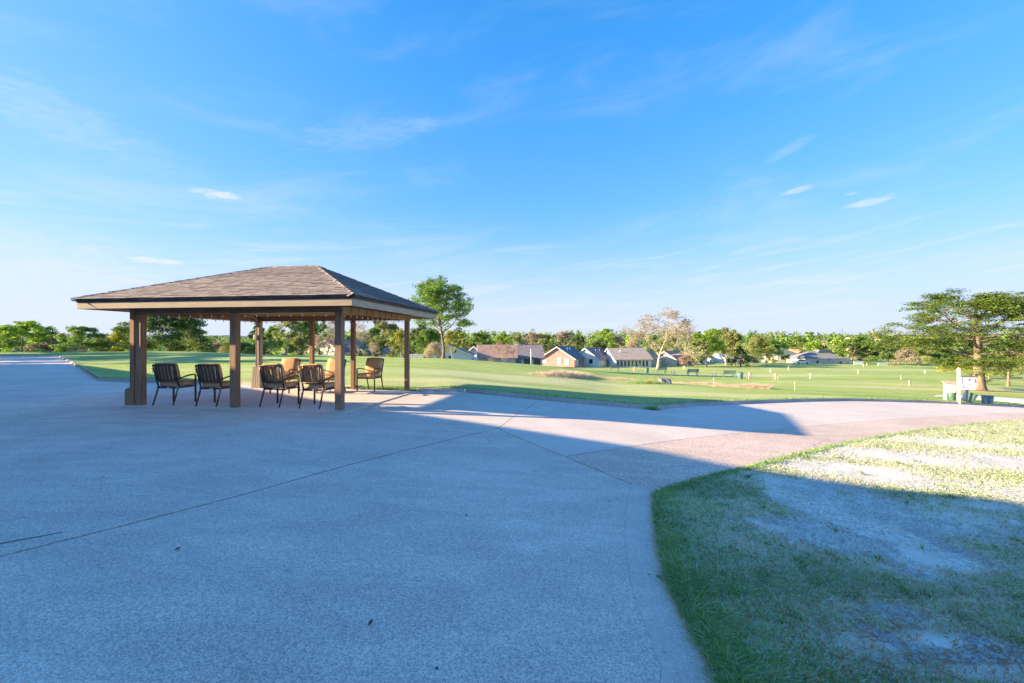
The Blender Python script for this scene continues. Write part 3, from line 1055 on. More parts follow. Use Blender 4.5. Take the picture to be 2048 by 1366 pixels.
    tag(link("fallen_needles", mesh_np("fallen_needles", V.reshape(-1, 3), k, M["needle_brown"], tone=G.random(len(x)) * .6)), "brown pine needles strewn over the bare silt", None, None, "stuff")
    # washed gravel
    x, y = scatter_px(30000, 1440, 2090, 960, 1330)
    g = turf(x, y)
    gm = fbm2(x, y, 61, 3, 1.6)
    ok = (g < 0.35) & (gm > 0.44) & (x - curve_x(y) > 0.3)
    x, y = x[ok][:9000], y[ok][:9000]
    n = len(x); z = patch_z(x, y)
    r = G.uniform(0.004, 0.012, n)
    base = np.array([(1, 0, 0), (0, 1, 0), (-1, 0, 0), (0, -1, 0), (0, 0, .75)], float)
    V = base[None] * r[:, None, None] * G.uniform(0.6, 1.3, (n, 5, 1))
    V = V + np.stack([x, y, z], -1)[:, None, :]
    k = np.arange(n)[:, None] * 5
    T = np.concatenate([k + [0, 1, 4], k + [1, 2, 4], k + [2, 3, 4], k + [3, 0, 4]], 0)
    tag(link("washed_gravel", mesh_np("washed_gravel", V.reshape(-1, 3), T, M["pebble"])), "small pale gravel washed over the bare silt", None, None, "stuff")
    # turf along the far kerb and behind the pavilion: the blades that stand up over the edge
    pts = []
    for line in (KERB_FAR[4:], [KERB_PAV[-1]] + KERB_NEAR, KERB_ROAD):
        for a, b in zip(line, line[1:]):
            L = math.dist(a, b)
            for _ in range(int(L * 130)):
                t = rnd.random(); d = abs(rnd.gauss(0, 0.22)) + 0.14
                qx, qy = a[0] + (b[0] - a[0]) * t, a[1] + (b[1] - a[1]) * t
                r = math.hypot(qx, qy)
                pts.append((qx * (1 + d / r), qy * (1 + d / r)))
    for _ in range(3500):
        t = rnd.uniform(-.3, 3.2); d = abs(rnd.gauss(0, 0.16))
        q = pav(t, 4.0 + 0.06 + (0.1 if t > 1.7 else 0) * (t - 1.7) * 2 + d)
        pts.append(q)
    pts = np.array(pts)
    n = len(pts)
    zz = gz(pts[:, 0], pts[:, 1]) - 0.01
    blades("kerb_grass", pts[:, 0], pts[:, 1], zz, G.uniform(0.04, 0.10, n), G.uniform(0.010, 0.02, n), "blade_green", "grass standing up along the far kerb", 0.7)
    # weeds in the joint at the kerb's corner
    c = KERB_NEAR[-1]; n = 260
    x = c[0] + G.normal(0, 0.10, n); y = c[1] - 0.03 + G.normal(0, 0.06, n)
    blades("kerb_weed", x, y, zp(x) + 0.0, G.uniform(0.05, 0.16, n), G.uniform(0.012, 0.02, n), "blade_green", "tuft of weeds growing in the corner joint of the kerb", 0.9)


build_verge_cover()


# ---- small marks and litter on the concrete
def slab_litter():
    def blot(name, pts, mat, lift=0.0045):
        v = [pave(*p) for p in pts]
        mb = MB()
        mb.v = [(x, y, float(zp(x)) + lift) for x, y in v] + [(x, y, float(zp(x)) - .004) for x, y in v]
        n = len(v)
        mb.f = [tuple(range(n))[::-1]] + [(i, (i + 1) % n, n + (i + 1) % n, n + i) for i in range(n)]
        mb.s = [False] * len(mb.f)
        return mb.build(name, M[mat], pavement)
    blot("tar_drip", [(1313, 1151), (1322, 1152), (1325, 1157), (1330, 1159), (1339, 1163), (1340, 1166), (1331, 1164), (1323, 1161), (1319, 1157), (1313, 1155)], "tar")
    blot("tar_drip", [(1296, 1149), (1300, 1149), (1300, 1151), (1297, 1151)], "tar")
    blot("tar_drip", [(870, 1336), (875, 1335), (877, 1338), (874, 1341), (870, 1339)], "crack_grey")
    # a hairline crack beside the long joint, thinning out
    blot("crack", [(-6, 1088.2), (38, 1080.3), (82, 1072.6), (126, 1064.6), (82, 1073.4), (38, 1081.3), (-6, 1089.3)], "crack_grey", .0042)
    for px, py, a, lab in ((355, 1101, .4, "dry brown leaf lying alone on the shaded concrete"), (741, 1250, 1.2, "dark curled leaf on the concrete near the frame's lower edge"),
                           (932, 1032, 2.2, "tiny dark leaf scrap on the concrete beyond the stains")):
        x, y = pave(px, py)
        mb = MB()
        L, W = .022, .009
        mb.v = [(-L, 0, .004), (-L * .3, -W, .012), (L * .5, -W * .8, .010), (L, 0, .016), (L * .5, W * .8, .018), (-L * .3, W, .014), (0, 0, .002)]
        mb.f = [(0, 1, 6), (1, 2, 6), (2, 3, 6), (3, 4, 6), (4, 5, 6), (5, 0, 6)]; mb.s = [True] * 6
        o = mb.build("fallen_leaf", M["leaf_litter"]); o.location = (x, y, float(zp(x)) + .004); o.rotation_euler = (0, 0, a)
        tag(o, lab, "leaf", "leaves fallen on the concrete")


plain("crack_grey", (0.13, 0.12, 0.115), 0.9, 0.2); plain("tar", (0.035, 0.037, 0.045), 0.5, 0.2); plain("leaf_litter", (0.16, 0.10, 0.06), 0.8, 0.3)
slab_litter()

# ------------------------------------------------------------------ the pavilion
OF, OB, OL, OR = 0.711, 0.801, 0.787, 0.665
ZF, ZE, ZR, ZC, ZB = 2.203, 2.415, 3.49, 2.275, 2.12


def build_pavilion():
    root = empty("pavilion", (P3[0], P3[1], 0.02), -TH, "open wooden pavilion with brown shingled hip roof standing on the concrete", "pavilion")
    # local frame: x to the near corner's right, y inwards; the near right post stands at the origin
    L, W, z0 = PL, PW, -0.02

    def post(x, y, w, mat="post_wood", top=ZB):
        me = MB().box(-w / 2, w / 2, -w / 2, w / 2, 0, top + z0).mesh("post", M[mat], 0.006, 1)
        o = link("post", me, root); o.location = (x, y, 0)
        return o
    post(0, 0, 0.152); post(-2.52, 0, 0.152)
    corner = post(-L + 0.03, 0, 0.15)
    post(0, W, 0.125)
    for px in (706.5, 624): # the two between the rear corners: where these sight lines cross the rear row
        t = (px - CX) / F
        # solve pav(t_, W)
        lo, hi = 0.0, L
        for _ in range(50):
            m_ = (lo + hi) / 2; q = pav(m_, W)
            if q[0] / q[1] > t: lo = m_
            else: hi = m_
        p = post(-lo, W, 0.118)
        if px == 624: bx = lo
    rear = post(-L + 0.06, W, 0.135, "grey_wood")
    # small clamp on the inner rear post
    MB().box(-.035, .035, -.085, -.0615, 0, .10).build("bracket", M["bronze_metal"], root, .004).location = (-bx, W, .56)
    # corner post's cladding and boxed foot
    mb = MB().box(-.225, -.095, -.07, .055, .02, ZC + z0 - .004); mb.build("post_cladding", M["post_wood"], root, .004, 1).location = (-L + .03, 0, 0)
    mb = MB().box(-.0925, -.0775, -.105, -.078, .40, ZC + z0 - .004); mb.build("trim_strip", M["post_wood"], root).location = (-L + .03, 0, 0)
    mb = MB().prism([(-.315, 0), (-.09, 0), (-.09, .40), (-.235, .40), (-.315, .355)], -.10, .06); mb.build("post_base", M["post_wood"], root, .005, 1).location = (-L + .03, -.012, 0)
    # rear corner: tapered board box round the foot, conduit, switch box
    base = MB().quadbox([(-.16, -.165, 0), (.16, -.165, 0), (.16, .14, 0), (-.16, .14, 0), (-.125, -.13, .66), (.125, -.13, .66), (.125, .12, .66), (-.125, .12, .66)]).build("post_base", M["grey_wood"], root, .004, 1)
    base.location = (-L + .06, W, 0)
    for i in range(4):
        a = -.158 + i * .08; b = -.122 + i * .0618
        MB().quadbox([(a, -.178, .004), (a + .07, -.178, .004), (a + .07, -.168, .004), (a, -.168, .004), (b, -.143, .675), (b + .054, -.143, .675), (b + .054, -.133, .675), (b, -.133, .675)]).build("board", M["grey_wood"], base)
    MB().tube([(-.035, -.10, .66), (-.035, -.10, 1.52), (-.02, -.10, 1.9), (.02, -.14, 2.14), (.06, -.35, 2.22), (.09, -.7, ZC - .03)], .016, 8).build("conduit", M["conduit_grey"], root).location = (-L + .06, W, 0)
    MB().box(-.085, .02, -.155, -.085, 1.52, 1.68).build("switch_box", M["conduit_grey"], root, .006).location = (-L + .06, W, 0)
    MB().box(-.105, -.0855, -.14, -.08, 1.53, 1.66).build("outlet_cover", M["box_white"], root, .004).location = (-L + .06, W, 0)
    # beams on the posts
    z1 = ZC + z0 - .004
    MB().box(-L - .07, .076, -.07, .068, ZB + z0 + .002, z1).build("beam", M["beam_wood"], root, .005, 1)
    MB().box(-L - .07, .076, W - .06, W + .06, ZB + z0 + .002, z1).build("beam", M["beam_wood"], root, .005, 1)
    MB().box(-.06, .06, .070, W - .062, ZB + z0 + .002, z1).build("beam", M["beam_wood_side"], root, .005, 1)
    MB().box(-L - .055, -L + .065, .070, W - .062, ZB + z0 + .002, z1).build("beam", M["beam_wood_side"], root, .005, 1)
    # upright boards along the right hand beam and the left one
    for side in (0, 1):
        y = -.075; n = 11; p = (W + .15) / n
        for i in range(n):
            w = p - .034
            o = MB().box(0, .022, 0, w, 0, .148).build("siding_board", M["siding_wood"], root, .003, 1)
            o.location = (.0775 if side == 0 else -L - .0955, y + i * p + .017, ZB + z0 - .012 + rnd.uniform(-.003, .003))
    # ceiling boards
    x0, x1, y0, y1 = -L - OL + .03, OR - .03, -OF + .03, W + OB - .03
    n = 22
    for i in range(n):
        a = y0 + (y1 - y0) * i / n
        MB().box(x0, x1, a + .004, a + (y1 - y0) / n - .004, ZC + z0, ZC + z0 + .018).build("ceiling_board", M["ceiling_wood"], root)
    # fascia: boards, then the dark drip edge standing proud of them
    X0, X1, Y0, Y1 = -L - OL, OR, -OF, W + OB
    za, zb, zt = ZF + z0, ZF + z0 + .142, ZE + z0 - .004
    MB().box(X0, X1, Y0, Y0 + .028, za, zb).build("fascia_board", M["fascia_wood"], root, .003, 1)
    MB().box(X0, X1, Y1 - .028, Y1, za, zb).build("fascia_board", M["fascia_wood"], root, .003, 1)
    MB().box(X1 - .028, X1, Y0 + .029, Y1 - .029, za, zb).build("fascia_board", M["fascia_wood_side"], root, .003, 1)
    MB().box(X0, X0 + .028, Y0 + .029, Y1 - .029, za, zb).build("fascia_board", M["fascia_wood_side"], root, .003, 1)
    g = .022
    MB().box(X0 - g, X1 + g, Y0 - g, Y0 + .03, zb + .002, zt).build("drip_edge", M["drip_edge"], root, .006, 1)
    MB().box(X0 - g, X1 + g, Y1 - .03, Y1 + g, zb + .002, zt).build("drip_edge", M["drip_edge"], root, .006, 1)
    MB().box(X1 - .03, X1 + g, Y0 + .031, Y1 - .031, zb + .002, zt).build("drip_edge", M["drip_edge"], root, .006, 1)
    MB().box(X0 - g, X0 + .03, Y0 + .031, Y1 - .031, zb + .002, zt).build("drip_edge", M["drip_edge"], root, .006, 1)
    # roof deck
    g = .05
    A, B, C, D = (X0 - g, Y0 - g), (X1 + g, Y0 - g), (X1 + g, Y1 + g), (X0 - g, Y1 + g)
    ze, zr = ZE + z0, ZR + z0
    R0, R1 = (-3.184, (Y0 + Y1) / 2), (-1.769, (Y0 + Y1) / 2)
    v = [(*A, ze), (*B, ze), (*C, ze), (*D, ze), (*R0, zr), (*R1, zr)]
    v += [(x, y, z - .03) for x, y, z in v]
    mb = MB(); mb.v = v
    mb.f = [(0, 1, 5, 4), (1, 2, 5), (2, 3, 4, 5), (3, 0, 4), (6, 10, 11, 7), (7, 11, 8), (8, 11, 10, 9), (9, 10, 6),
            (0, 6, 7, 1), (1, 7, 8, 2), (2, 8, 9, 3), (3, 9, 6, 0)]
    mb.s = [False] * len(mb.f)
    roof = mb.build("roof", M["shingle_under"], root)
    unit = MB().quadbox([(0, 0, .006), (1, 0, .006), (1, 1, .001), (0, 1, .001), (0, 0, .016), (1, 0, .016), (1, 1, .004), (0, 1, .004)]).mesh("shingle", M["shingle_brown"])
    count = 0
    stuff = MB()

    def face_rows(a, b, ta, tb, as_parts):
        nonlocal count
        a, b, ta, tb = map(Vector, (a, b, ta, tb))
        e = (b - a).normalized()
        mid_e, mid_t = (a + b) / 2, (ta + tb) / 2
        nrm = e.cross(mid_t - a).normalized()
        up = nrm.cross(e).normalized()
        H = (mid_t - a).dot(up)
        rows = 22; ex = H / rows
        for r in range(rows):
            f = (r + .45) / rows
            s0 = (a + (ta - a) * f - a).dot(e); s1 = (b + (tb - b) * f - a).dot(e)
            x = s0
            while x < s1 - .04:
                w = min(rnd.uniform(.15, .31), s1 - x)
                if s1 - x - w < .1: w = s1 - x
                lift = rnd.choice((0, 0, .001, .003))
                o_ = a + e * (x + .003) + up * (r * ex - .02 - rnd.uniform(0, .004)) + nrm * (.004 + lift)
                mt = Matrix((e * (w - .006), up * (ex * 1.3), nrm * (0.8 + lift * 60))).transposed().to_4x4()
                mt.translation = o_
                if as_parts and count < 298:
                    c = link("shingle", unit, roof)
                    c.matrix_local = mt
                    count += 1
                else:
                    k = len(stuff.v)
                    stuff.v += [tuple(mt @ q.co) for q in unit.vertices]
                    for p in unit.polygons:
                        stuff.f.append(tuple(k + i for i in p.vertices)); stuff.s.append(False)
                x += w
    P = lambda q, z: (q[0], q[1], z)
    face_rows(P(A, ze), P(B, ze), P(R0, zr), P(R1, zr), True)
    face_rows(P(B, ze), P(C, ze), P(R1, zr), P(R1, zr), True)
    face_rows(P(C, ze), P(D, ze), P(R1, zr), P(R0, zr), False)
    face_rows(P(D, ze), P(A, ze), P(R0, zr), P(R0, zr), False)
    so = stuff.build("shingle_courses", M["shingle_brown"], roof); so["kind"] = "stuff"
    # caps over hips and ridge
    cap = MB()
    cap.quadbox([(-.10, 0, -.055), (0, 0, .008), (0, 1, .002), (-.10, 1, -.06), (-.10, 0, -.045), (0, 0, .02), (0, 1, .008), (-.10, 1, -.052)])
    cap.quadbox([(0, 0, .008), (.10, 0, -.055), (.10, 1, -.06), (0, 1, .002), (0, 0, .02), (.10, 0, -.045), (.10, 1, -.052), (0, 1, .008)])
    capm = cap.mesh("ridge_cap", M["shingle_brown"])
    for a, b in ((A, R0), (B, R1), (C, R1), (D, R0), (R0, R1)):
        p = Vector(P(a, ze if a not in (R0,) else zr)); q = Vector(P(b, zr))
        d = (q - p); n = max(3, round(d.length / .21)); s = d.length / n; d.normalize()
        x = d.cross(Vector((0, 0, 1))).normalized(); zz = x.cross(d)
        for i in range(n):
            mt = Matrix((x * (1 if a is not R0 else 1), d * s * 1.12, zz)).transposed().to_4x4()
            mt.translation = p + d * (i * s - .02) + zz * (.016 + (.004 if i % 2 else 0))
            c = link("ridge_cap", capm, roof); c.matrix_local = mt
    return root


pavilion = build_pavilion()


def build_lights():
    root = empty("string_lights", (P3[0], P3[1], 0.0), -TH, "string of small clear bulbs clipped along the pavilion beams", "string lights")
    L, W = PL, PW
    z = ZB - .012
    line = [(-.10, .10), (-.10, W - .095), (-L + .1, W - .095), (-L + .1, .10), (-.10, .10)]
    cord = MB()
    bulb = MB().tube([(0, 0, .02), (0, 0, .0), (0, 0, -.012), (0, 0, -.035), (0, 0, -.05)], [.006, .008, .012, .012, .003], 7).mesh("bulb", M["bulb_glass"])
    for a, b in zip(line, line[1:]):
        n = round(math.dist(a, b) / .285)
        pts = []
        for i in range(n + 1):
            f = i / n
            p = (a[0] + (b[0] - a[0]) * f, a[1] + (b[1] - a[1]) * f, z - .008)
            pts.append(p)
            if i < n:
                f2 = (i + .5) / n
                pts.append((a[0] + (b[0] - a[0]) * f2, a[1] + (b[1] - a[1]) * f2, z - .022))
                o = link("bulb", bulb, root); o.location = (p[0], p[1], z - .02)
                o.rotation_euler = (rnd.uniform(-.3, .3), rnd.uniform(-.3, .3), 0)
        cord.tube(pts, .004, 5)
    cord.build("cord", M["bronze_metal"], root)


build_lights()


# ------------------------------------------------------------------ the chairs
def soft(bm_mb, name, mat, parent, bevel, loc=(0, 0, 0), puff=0.0):
    """a cushion: a bevelled, slightly puffed box"""
    me = bm_mb.mesh(name, M[mat])
    bm = bmesh.new(); bm.from_mesh(me)
    bmesh.ops.subdivide_edges(bm, edges=bm.edges[:], cuts=3, use_grid_fill=True)
    xs = [v.co.copy() for v in bm.verts]
    lo = Vector([min(v[i] for v in xs) for i in range(3)]); hi = Vector([max(v[i] for v in xs) for i in range(3)])
    c, h = (lo + hi) / 2, (hi - lo) / 2
    for v in bm.verts:
        q = Vector([(v.co[i] - c[i]) / max(h[i], 1e-4) for i in range(3)])
        for i in range(3):
            o = [abs(q[j]) for j in range(3) if j != i]
            v.co[i] += q[i] * puff * (1 - o[0] ** 2) * (1 - o[1] ** 2)
            v.co[i] -= q[i] * bevel * (max(o) ** 6) * 0.6
    for f in bm.faces: f.smooth = True
    bm.to_mesh(me); bm.free()
    o = link(name, me, parent)
    o.location = loc
    return o


def back_y(z):
    """the backrest leans: y of its rear plane at height z"""
    return -0.245 - (z - 0.42) * 0.27


def make_chair():
    root = empty("patio_chair", (0, 0, 0))
    m = M["bronze_metal"]
    for s in (-1, 1):
        MB().bar((s * .275, .235, 0), (s * .275, .235, .655), .034, .034).build("leg", m, root, .006)
        MB().tube([(s * .235, -.245, .44), (s * .238, -.30, .26), (s * .24, -.40, 0)], [.019, .019, .016], 8).build("leg", m, root)
        z0 = .60
        MB().tube([(s * .262, back_y(z0) - .01, z0 - .005), (s * .278, -.15, .635), (s * .285, 0, .662), (s * .285, .14, .672), (s * .279, .235, .652)], [.014, .016, .019, .019, .016], 8).build("armrest", m, root)
        MB().tube([(s * .245, -.235, .40), (s * .25, back_y(.60), .60), (s * .258, back_y(.935), .935)], .018, 8).build("back_post", m, root)
    mb = MB()
    mb.bar((-.25, .225, .39), (.25, .225, .39), .03, .04).bar((-.235, -.235, .39), (.235, -.235, .39), .03, .04)
    mb.bar((-.25, -.225, .392), (-.26, .215, .392), .03, .035).bar((.25, -.225, .392), (.26, .215, .392), .03, .035)
    mb.build("seat_frame", m, root, .004, 1)
    mb = MB().box(-.028, .028, -.258, -.2515, .38, .40); mb.build("maker_tag", M["box_white"], root)
    # top and bottom rails, bowed, and five upright slats
    for z in (.925, .555):
        MB().tube([(-.25, back_y(z), z), (-.12, back_y(z) - .022, z + (.012 if z > .8 else 0)), (.12, back_y(z) - .022, z + (.012 if z > .8 else 0)), (.25, back_y(z), z)], .020, 8).build("back_rail", m, root)
    for i in range(6):
        x = -.205 + i * .082
        b = -.020 * (1 - (abs(x) / .25) ** 2)
        MB().bar((x, back_y(.565) + b, .565), (x, back_y(.915) + b, .915), .037, .008, up=(0, 1, 0)).build("slat", m, root, .003, 1)
    mb = MB().box(-.245, .245, -.215, .265, .410, .525)
    soft(mb, "seat_cushion", "tan_fabric", root, .016, puff=.012)
    # back cushion, leaning on the slats
    mb = MB()
    ya, yb = back_y(.53) + .022, back_y(.965) + .022
    mb.quadbox([(-.235, ya, .525), (.235, ya, .525), (.235, ya + .115, .525), (-.235, ya + .115, .525),
                (-.235, yb, .975), (.235, yb, .975), (.235, yb + .10, .965), (-.235, yb + .10, .965)])
    soft(mb, "back_cushion", "tan_fabric", root, .014, puff=.012)
    # welt round the seat cushion and the fabric ties
    q = [(-.243, -.212), (.243, -.212), (.243, .262), (-.243, .262), (-.243, -.212)]
    MB().tube([(x, y, .522) for x, y in q], .006, 6).build("piping", M["tan_piping"], root)
    for s in (-1, 1):
        y = back_y(.88) - .03
        MB().tube([(s * .215, y, .90), (s * .235, y - .012, .885), (s * .205, y - .02, .862), (s * .245, y - .015, .85), (s * .228, y - .01, .80), (s * .238, y - .012, .745 - .05 * (s + 1))], .008, 6).build("tie", M["tie_cloth"], root)
        MB().tube([(s * .235, -.262, .44), (s * .26, -.285, .41), (s * .228, -.285, .37), (s * .255, -.30, .31), (s * .247, -.31, .24)], .007, 6).build("tie", M["tie_cloth"], root)
    return root


def setup_chairs():
    spots = [
        (326, 812.4, "rear", -2, "bronze slat back patio chair beside the boxed corner post", 0.0),
        (412, 815.2, "rear", -3, "bronze slat back patio chair just before the middle front post", 0.0),
        (538.5, 817.8, "rear", -9, "bronze slat back patio chair hiding the rear corner post's grey foot", 0.0),
        (618.5, 821.2, "rear", -8, "bronze slat back patio chair partly hidden by the near front post", 0.0),
    ]
    proto = make_chair()
    first = True
    places = []
    for px, py, _, a, lab, _ in spots:
        x, y = pave(px, py)
        c, s = math.cos(R(a)), math.sin(R(a))
        # the rear feet stand at local (0, -.40)
        places.append((x - (0.40 * s), y + 0.40 * c, a, lab))
    for px, d, a, lab in ((569, 12.62, 176, "sunlit tan cushioned patio chair facing out, before the rear corner post"),
                          (661, 12.55, 172, "sunlit tan cushioned patio chair seen behind the near front post")):
        places.append(((px - CX) / F * d, d, a, lab))
    places.append((-4.24, 13.06, 170, "sunlit tan cushioned patio chair alone between the rear posts"))
    for x, y, a, lab in places:
        o = proto if first else copy_tree(proto)
        first = False
        o.location = (x, y, 0.02); o.rotation_euler = (0, 0, R(a))
        tag(o, lab, "chair", "tan cushioned chairs under the pavilion")


setup_chairs()

# ------------------------------------------------------------------ trees
def tube_np(pts, rad, n):
    """one tapered limb as arrays"""
    pts = np.asarray(pts, float); m = len(pts)
    d = np.gradient(pts, axis=0); d /= np.linalg.norm(d, axis=1)[:, None] + 1e-9
    ref = np.array([0.31, 0.17, 0.93]) if abs(d[0, 2]) < 0.9 else np.array([1.0, 0.1, 0.05])
    s = np.cross(d, ref); s /= np.linalg.norm(s, axis=1)[:, None] + 1e-9
    t = np.cross(d, s)
    a = np.linspace(0, 2 * math.pi, n, endpoint=False)
    r = np.asarray(rad, float)[:, None, None]
    V = pts[:, None, :] + r * (np.cos(a)[None, :, None] * s[:, None, :] + np.sin(a)[None, :, None] * t[:, None, :])
    i = np.arange(m - 1)[:, None] * n + np.arange(n)[None, :]
    j = np.arange(m - 1)[:, None] * n + (np.arange(n)[None, :] + 1) % n
    Fq = np.stack([i, j, j + n, i + n], -1).reshape(-1, 4)
    return V.reshape(-1, 3), Fq


class Tree:
    """grows a trunk with limbs and twigs, and hangs leaf clumps on them; ten units tall"""
    def __init__(self, seed):
        self.g = np.random.default_rng(seed)
        self.V, self.F, self.k = [], [], 0
        self.clumps = []

    def limb(self, pts, r0, r1, n):
        v, f = tube_np(pts, np.linspace(1, 0, len(pts)) ** 0.8 * (r0 - r1) + r1, n)
        self.V.append(v); self.F.append(f + self.k); self.k += len(v)

    def path(self, p, d, L, up, wig, n=6):
        pts = [np.array(p, float)]
        d = np.array(d, float); d /= np.linalg.norm(d)
        for _ in range(n):
            d = d + self.g.normal(0, wig, 3) + np.array([0, 0, up / n])
            d /= np.linalg.norm(d)
            pts.append(pts[-1] + d * L / n)
        return np.array(pts), d

    def grow(self, H=10, trunk_r=.16, lo=.35, nl=14, el0=25, el1=65, L0=3.4, L1=1.4, prof=None, up=.25, wig=.13,
             twigs=5, twigL=.45, rc=.75, flat=.75, lean=.03, top=True, sub=2, tipn=1, spread=1.0, along=.45, trunk_top=.93):
        g = self.g
        tp, _ = self.path((0, 0, -.25), (g.normal(0, lean), g.normal(0, lean), 1), H * trunk_top + .25, 0.0, lean, 12)
        rr = np.linspace(1, 0.12, len(tp)) * trunk_r
        rr[0] *= 1.45; rr[1] *= 1.1
        v, f = tube_np(tp, rr, 9); self.V.append(v); self.F.append(f + self.k); self.k += len(v)
        az = g.uniform(0, 6.28)
        for i in range(nl):
            fr = (i + g.uniform(.1, .9)) / nl
            h = lo + (0.97 - lo) * fr
            q = h * (len(tp) - 1); j = int(q); p = tp[j] + (tp[min(j + 1, len(tp) - 1)] - tp[j]) * (q - j)
            az += 2.39996 + g.normal(0, .3)
            el = R(el0 + (el1 - el0) * fr + g.normal(0, 6))
            L = (prof(fr) if prof else L0 + (L1 - L0) * fr) * g.uniform(.8, 1.15)
            d = (math.cos(az) * math.cos(el), math.sin(az) * math.cos(el), math.sin(el))
            r0 = max(.03, trunk_r * (1 - .75 * h) * .5)
            pts, dd = self.path(p, d, L, up, wig, 7)
            self.limb(pts, r0, .014, 6)
            self.clumps.append((pts[-1], rc * g.uniform(.7, 1.15), flat))
            for t in range(twigs):
                ft = along + (1 - along) * (t + g.random()) / twigs
                q = ft * (len(pts) - 1); jj = min(int(q), len(pts) - 2); pp = pts[jj] + (pts[jj + 1] - pts[jj]) * (q - jj)
                dv = pts[jj + 1] - pts[jj]; dv /= np.linalg.norm(dv)
                side = np.cross(dv, g.normal(0, 1, 3)); side /= np.linalg.norm(side) + 1e-9
                td = dv * .7 + side * .8 * spread + np.array([0, 0, .15])
                tl = L * twigL * (1.15 - .5 * ft) * g.uniform(.7, 1.2)
                tpts, td2 = self.path(pp, td, tl, up * .7, wig * 1.3, 4)
                self.limb(tpts, max(.012, r0 * .45), .008, 4)
                self.clumps.append((tpts[-1], rc * g.uniform(.6, 1.05), flat))
                for _ in range(sub):
                    sp, _d = self.path(tpts[g.integers(1, 4)], td2 + g.normal(0, .7, 3), tl * .5, up * .4, wig, 3)
                    self.limb(sp, .011, .006, 3)
                    self.clumps.append((sp[-1], rc * g.uniform(.45, .8), flat))
        if top: self.clumps.append((tp[-1], rc, flat))
        return self

    def leaves(self, per, size, aspect=.6, jitter=.25, drop=0.0, upbias=.35):
        g = self.g
        C = np.array([c[0] for c in self.clumps]); Rc = np.array([c[1] for c in self.clumps]); Fl = np.array([c[2] for c in self.clumps])
        keep = g.random(len(C)) >= drop
        C, Rc, Fl = C[keep], Rc[keep], Fl[keep]
        cnt = np.maximum(4, (per * (Rc / Rc.mean()) ** 1.6).astype(int))
        idx = np.repeat(np.arange(len(C)), cnt)
        n = len(idx)
        u = g.normal(0, 1, (n, 3)); u /= np.linalg.norm(u, axis=1)[:, None]
        rad = g.random(n) ** .45
        off = u * rad[:, None]
        P = C[idx] + off * Rc[idx][:, None] * np.stack([np.ones(n), np.ones(n), Fl[idx]], -1)
        nrm = u * .7 + g.normal(0, .6, (n, 3)) + np.array([0, 0, upbias])
        nrm /= np.linalg.norm(nrm, axis=1)[:, None]
        a = np.cross(nrm, g.normal(0, 1, (n, 3))); a /= np.linalg.norm(a, axis=1)[:, None]
        b = np.cross(nrm, a)
        sz = size * g.uniform(.6, 1.3, n)[:, None]
        V = np.stack([P - a * sz, P - b * sz * aspect, P + a * sz, P + b * sz * aspect], 1).reshape(-1, 3)
        Fq = np.arange(n * 4).reshape(-1, 4)
        ct = g.uniform(.15, .85, len(C))
        tone = np.clip(ct[idx] + g.normal(0, jitter, n), 0, 1)
        return V, Fq, tone

    def meshes(self, bark, leaf, per, size, **kw):
        v, f = np.concatenate(self.V), np.concatenate(self.F)
        tr = mesh_np("trunk", v, f, M[bark], smooth=True)
        lv, lf, tone = self.leaves(per, size, **kw)
        cr = mesh_np("crown", lv, lf, M[leaf], tone=tone)
        z = max(v[:, 2].max(), lv[:, 2].max())
        wx = np.percentile(np.abs(lv[:, 0]), 97) + np.percentile(np.abs(lv[:, 1]), 97)
        return tr, cr, z, wx


dome = lambda a, b: (lambda f: a * math.sqrt(max(0.03, 1 - ((f - .30) / .78) ** 2)) + b)
KIND = {}


def kind(name, tree, bark, leaf, per, size, **kw):
    KIND[name] = tree.meshes(bark, leaf, per, size, **kw)


# the tall airy tree by the pavilion, the layered pine on the slope, and the kinds of the woods
kind("airy", Tree(18).grow(lo=.34, nl=26, el0=36, el1=74, prof=dome(2.6, 1.0), twigs=7, rc=.58, flat=.9, wig=.09, trunk_r=.155, up=.30, sub=2, along=.35), "bark_grey", "leaf_mid", 50, .085, drop=.12)
kind("layered", Tree(24).grow(lo=.29, nl=19, el0=6, el1=38, prof=lambda f: 4.6 * math.sqrt(max(.02, 1 - f ** 2.2)) * (.55 + .45 * min(1, f * 3)) + .7, twigs=9, rc=.92, flat=.40, trunk_r=.38, up=.16, wig=.11, sub=3, along=.28, trunk_top=.93), "bark_pine", "leaf_pine", 78, .10, aspect=.35, upbias=.9, drop=.05)
kind("layered_small", Tree(37).grow(lo=.12, nl=14, el0=0, el1=40, prof=lambda f: 4.6 * (1 - f) ** .6 + 1.0, twigs=7, rc=.95, flat=.4, trunk_r=.26, up=.12, wig=.12, sub=2), "bark_pine", "leaf_pine", 46, .13, aspect=.4, upbias=.8)
for i in range(4):
    kind(f"broad{i}", Tree(100 + i).grow(lo=.16, nl=13, el0=18, el1=72, prof=dome(3.5, 1.0), twigs=5, rc=1.05, flat=.8, trunk_r=.2, sub=1, lean=.05), "bark_grey", "leaf_bright", 60, .20)
for i in range(3):
    kind(f"light{i}", Tree(200 + i).grow(lo=.20, nl=13, el0=35, el1=75, prof=dome(2.6, .9), twigs=5, rc=.66, flat=.9, trunk_r=.15, sub=2, lean=.05), "bark_pale", "leaf_olive", 26, .15, drop=.15)
for i in range(3):
    kind(f"pine{i}", Tree(300 + i).grow(lo=.42, nl=13, el0=5, el1=50, prof=lambda f: 2.3 * (1 - f) ** .5 + .7, twigs=4, rc=.72, flat=.5, trunk_r=.14, sub=1), "bark_pine", "leaf_dark", 50, .16, aspect=.45)
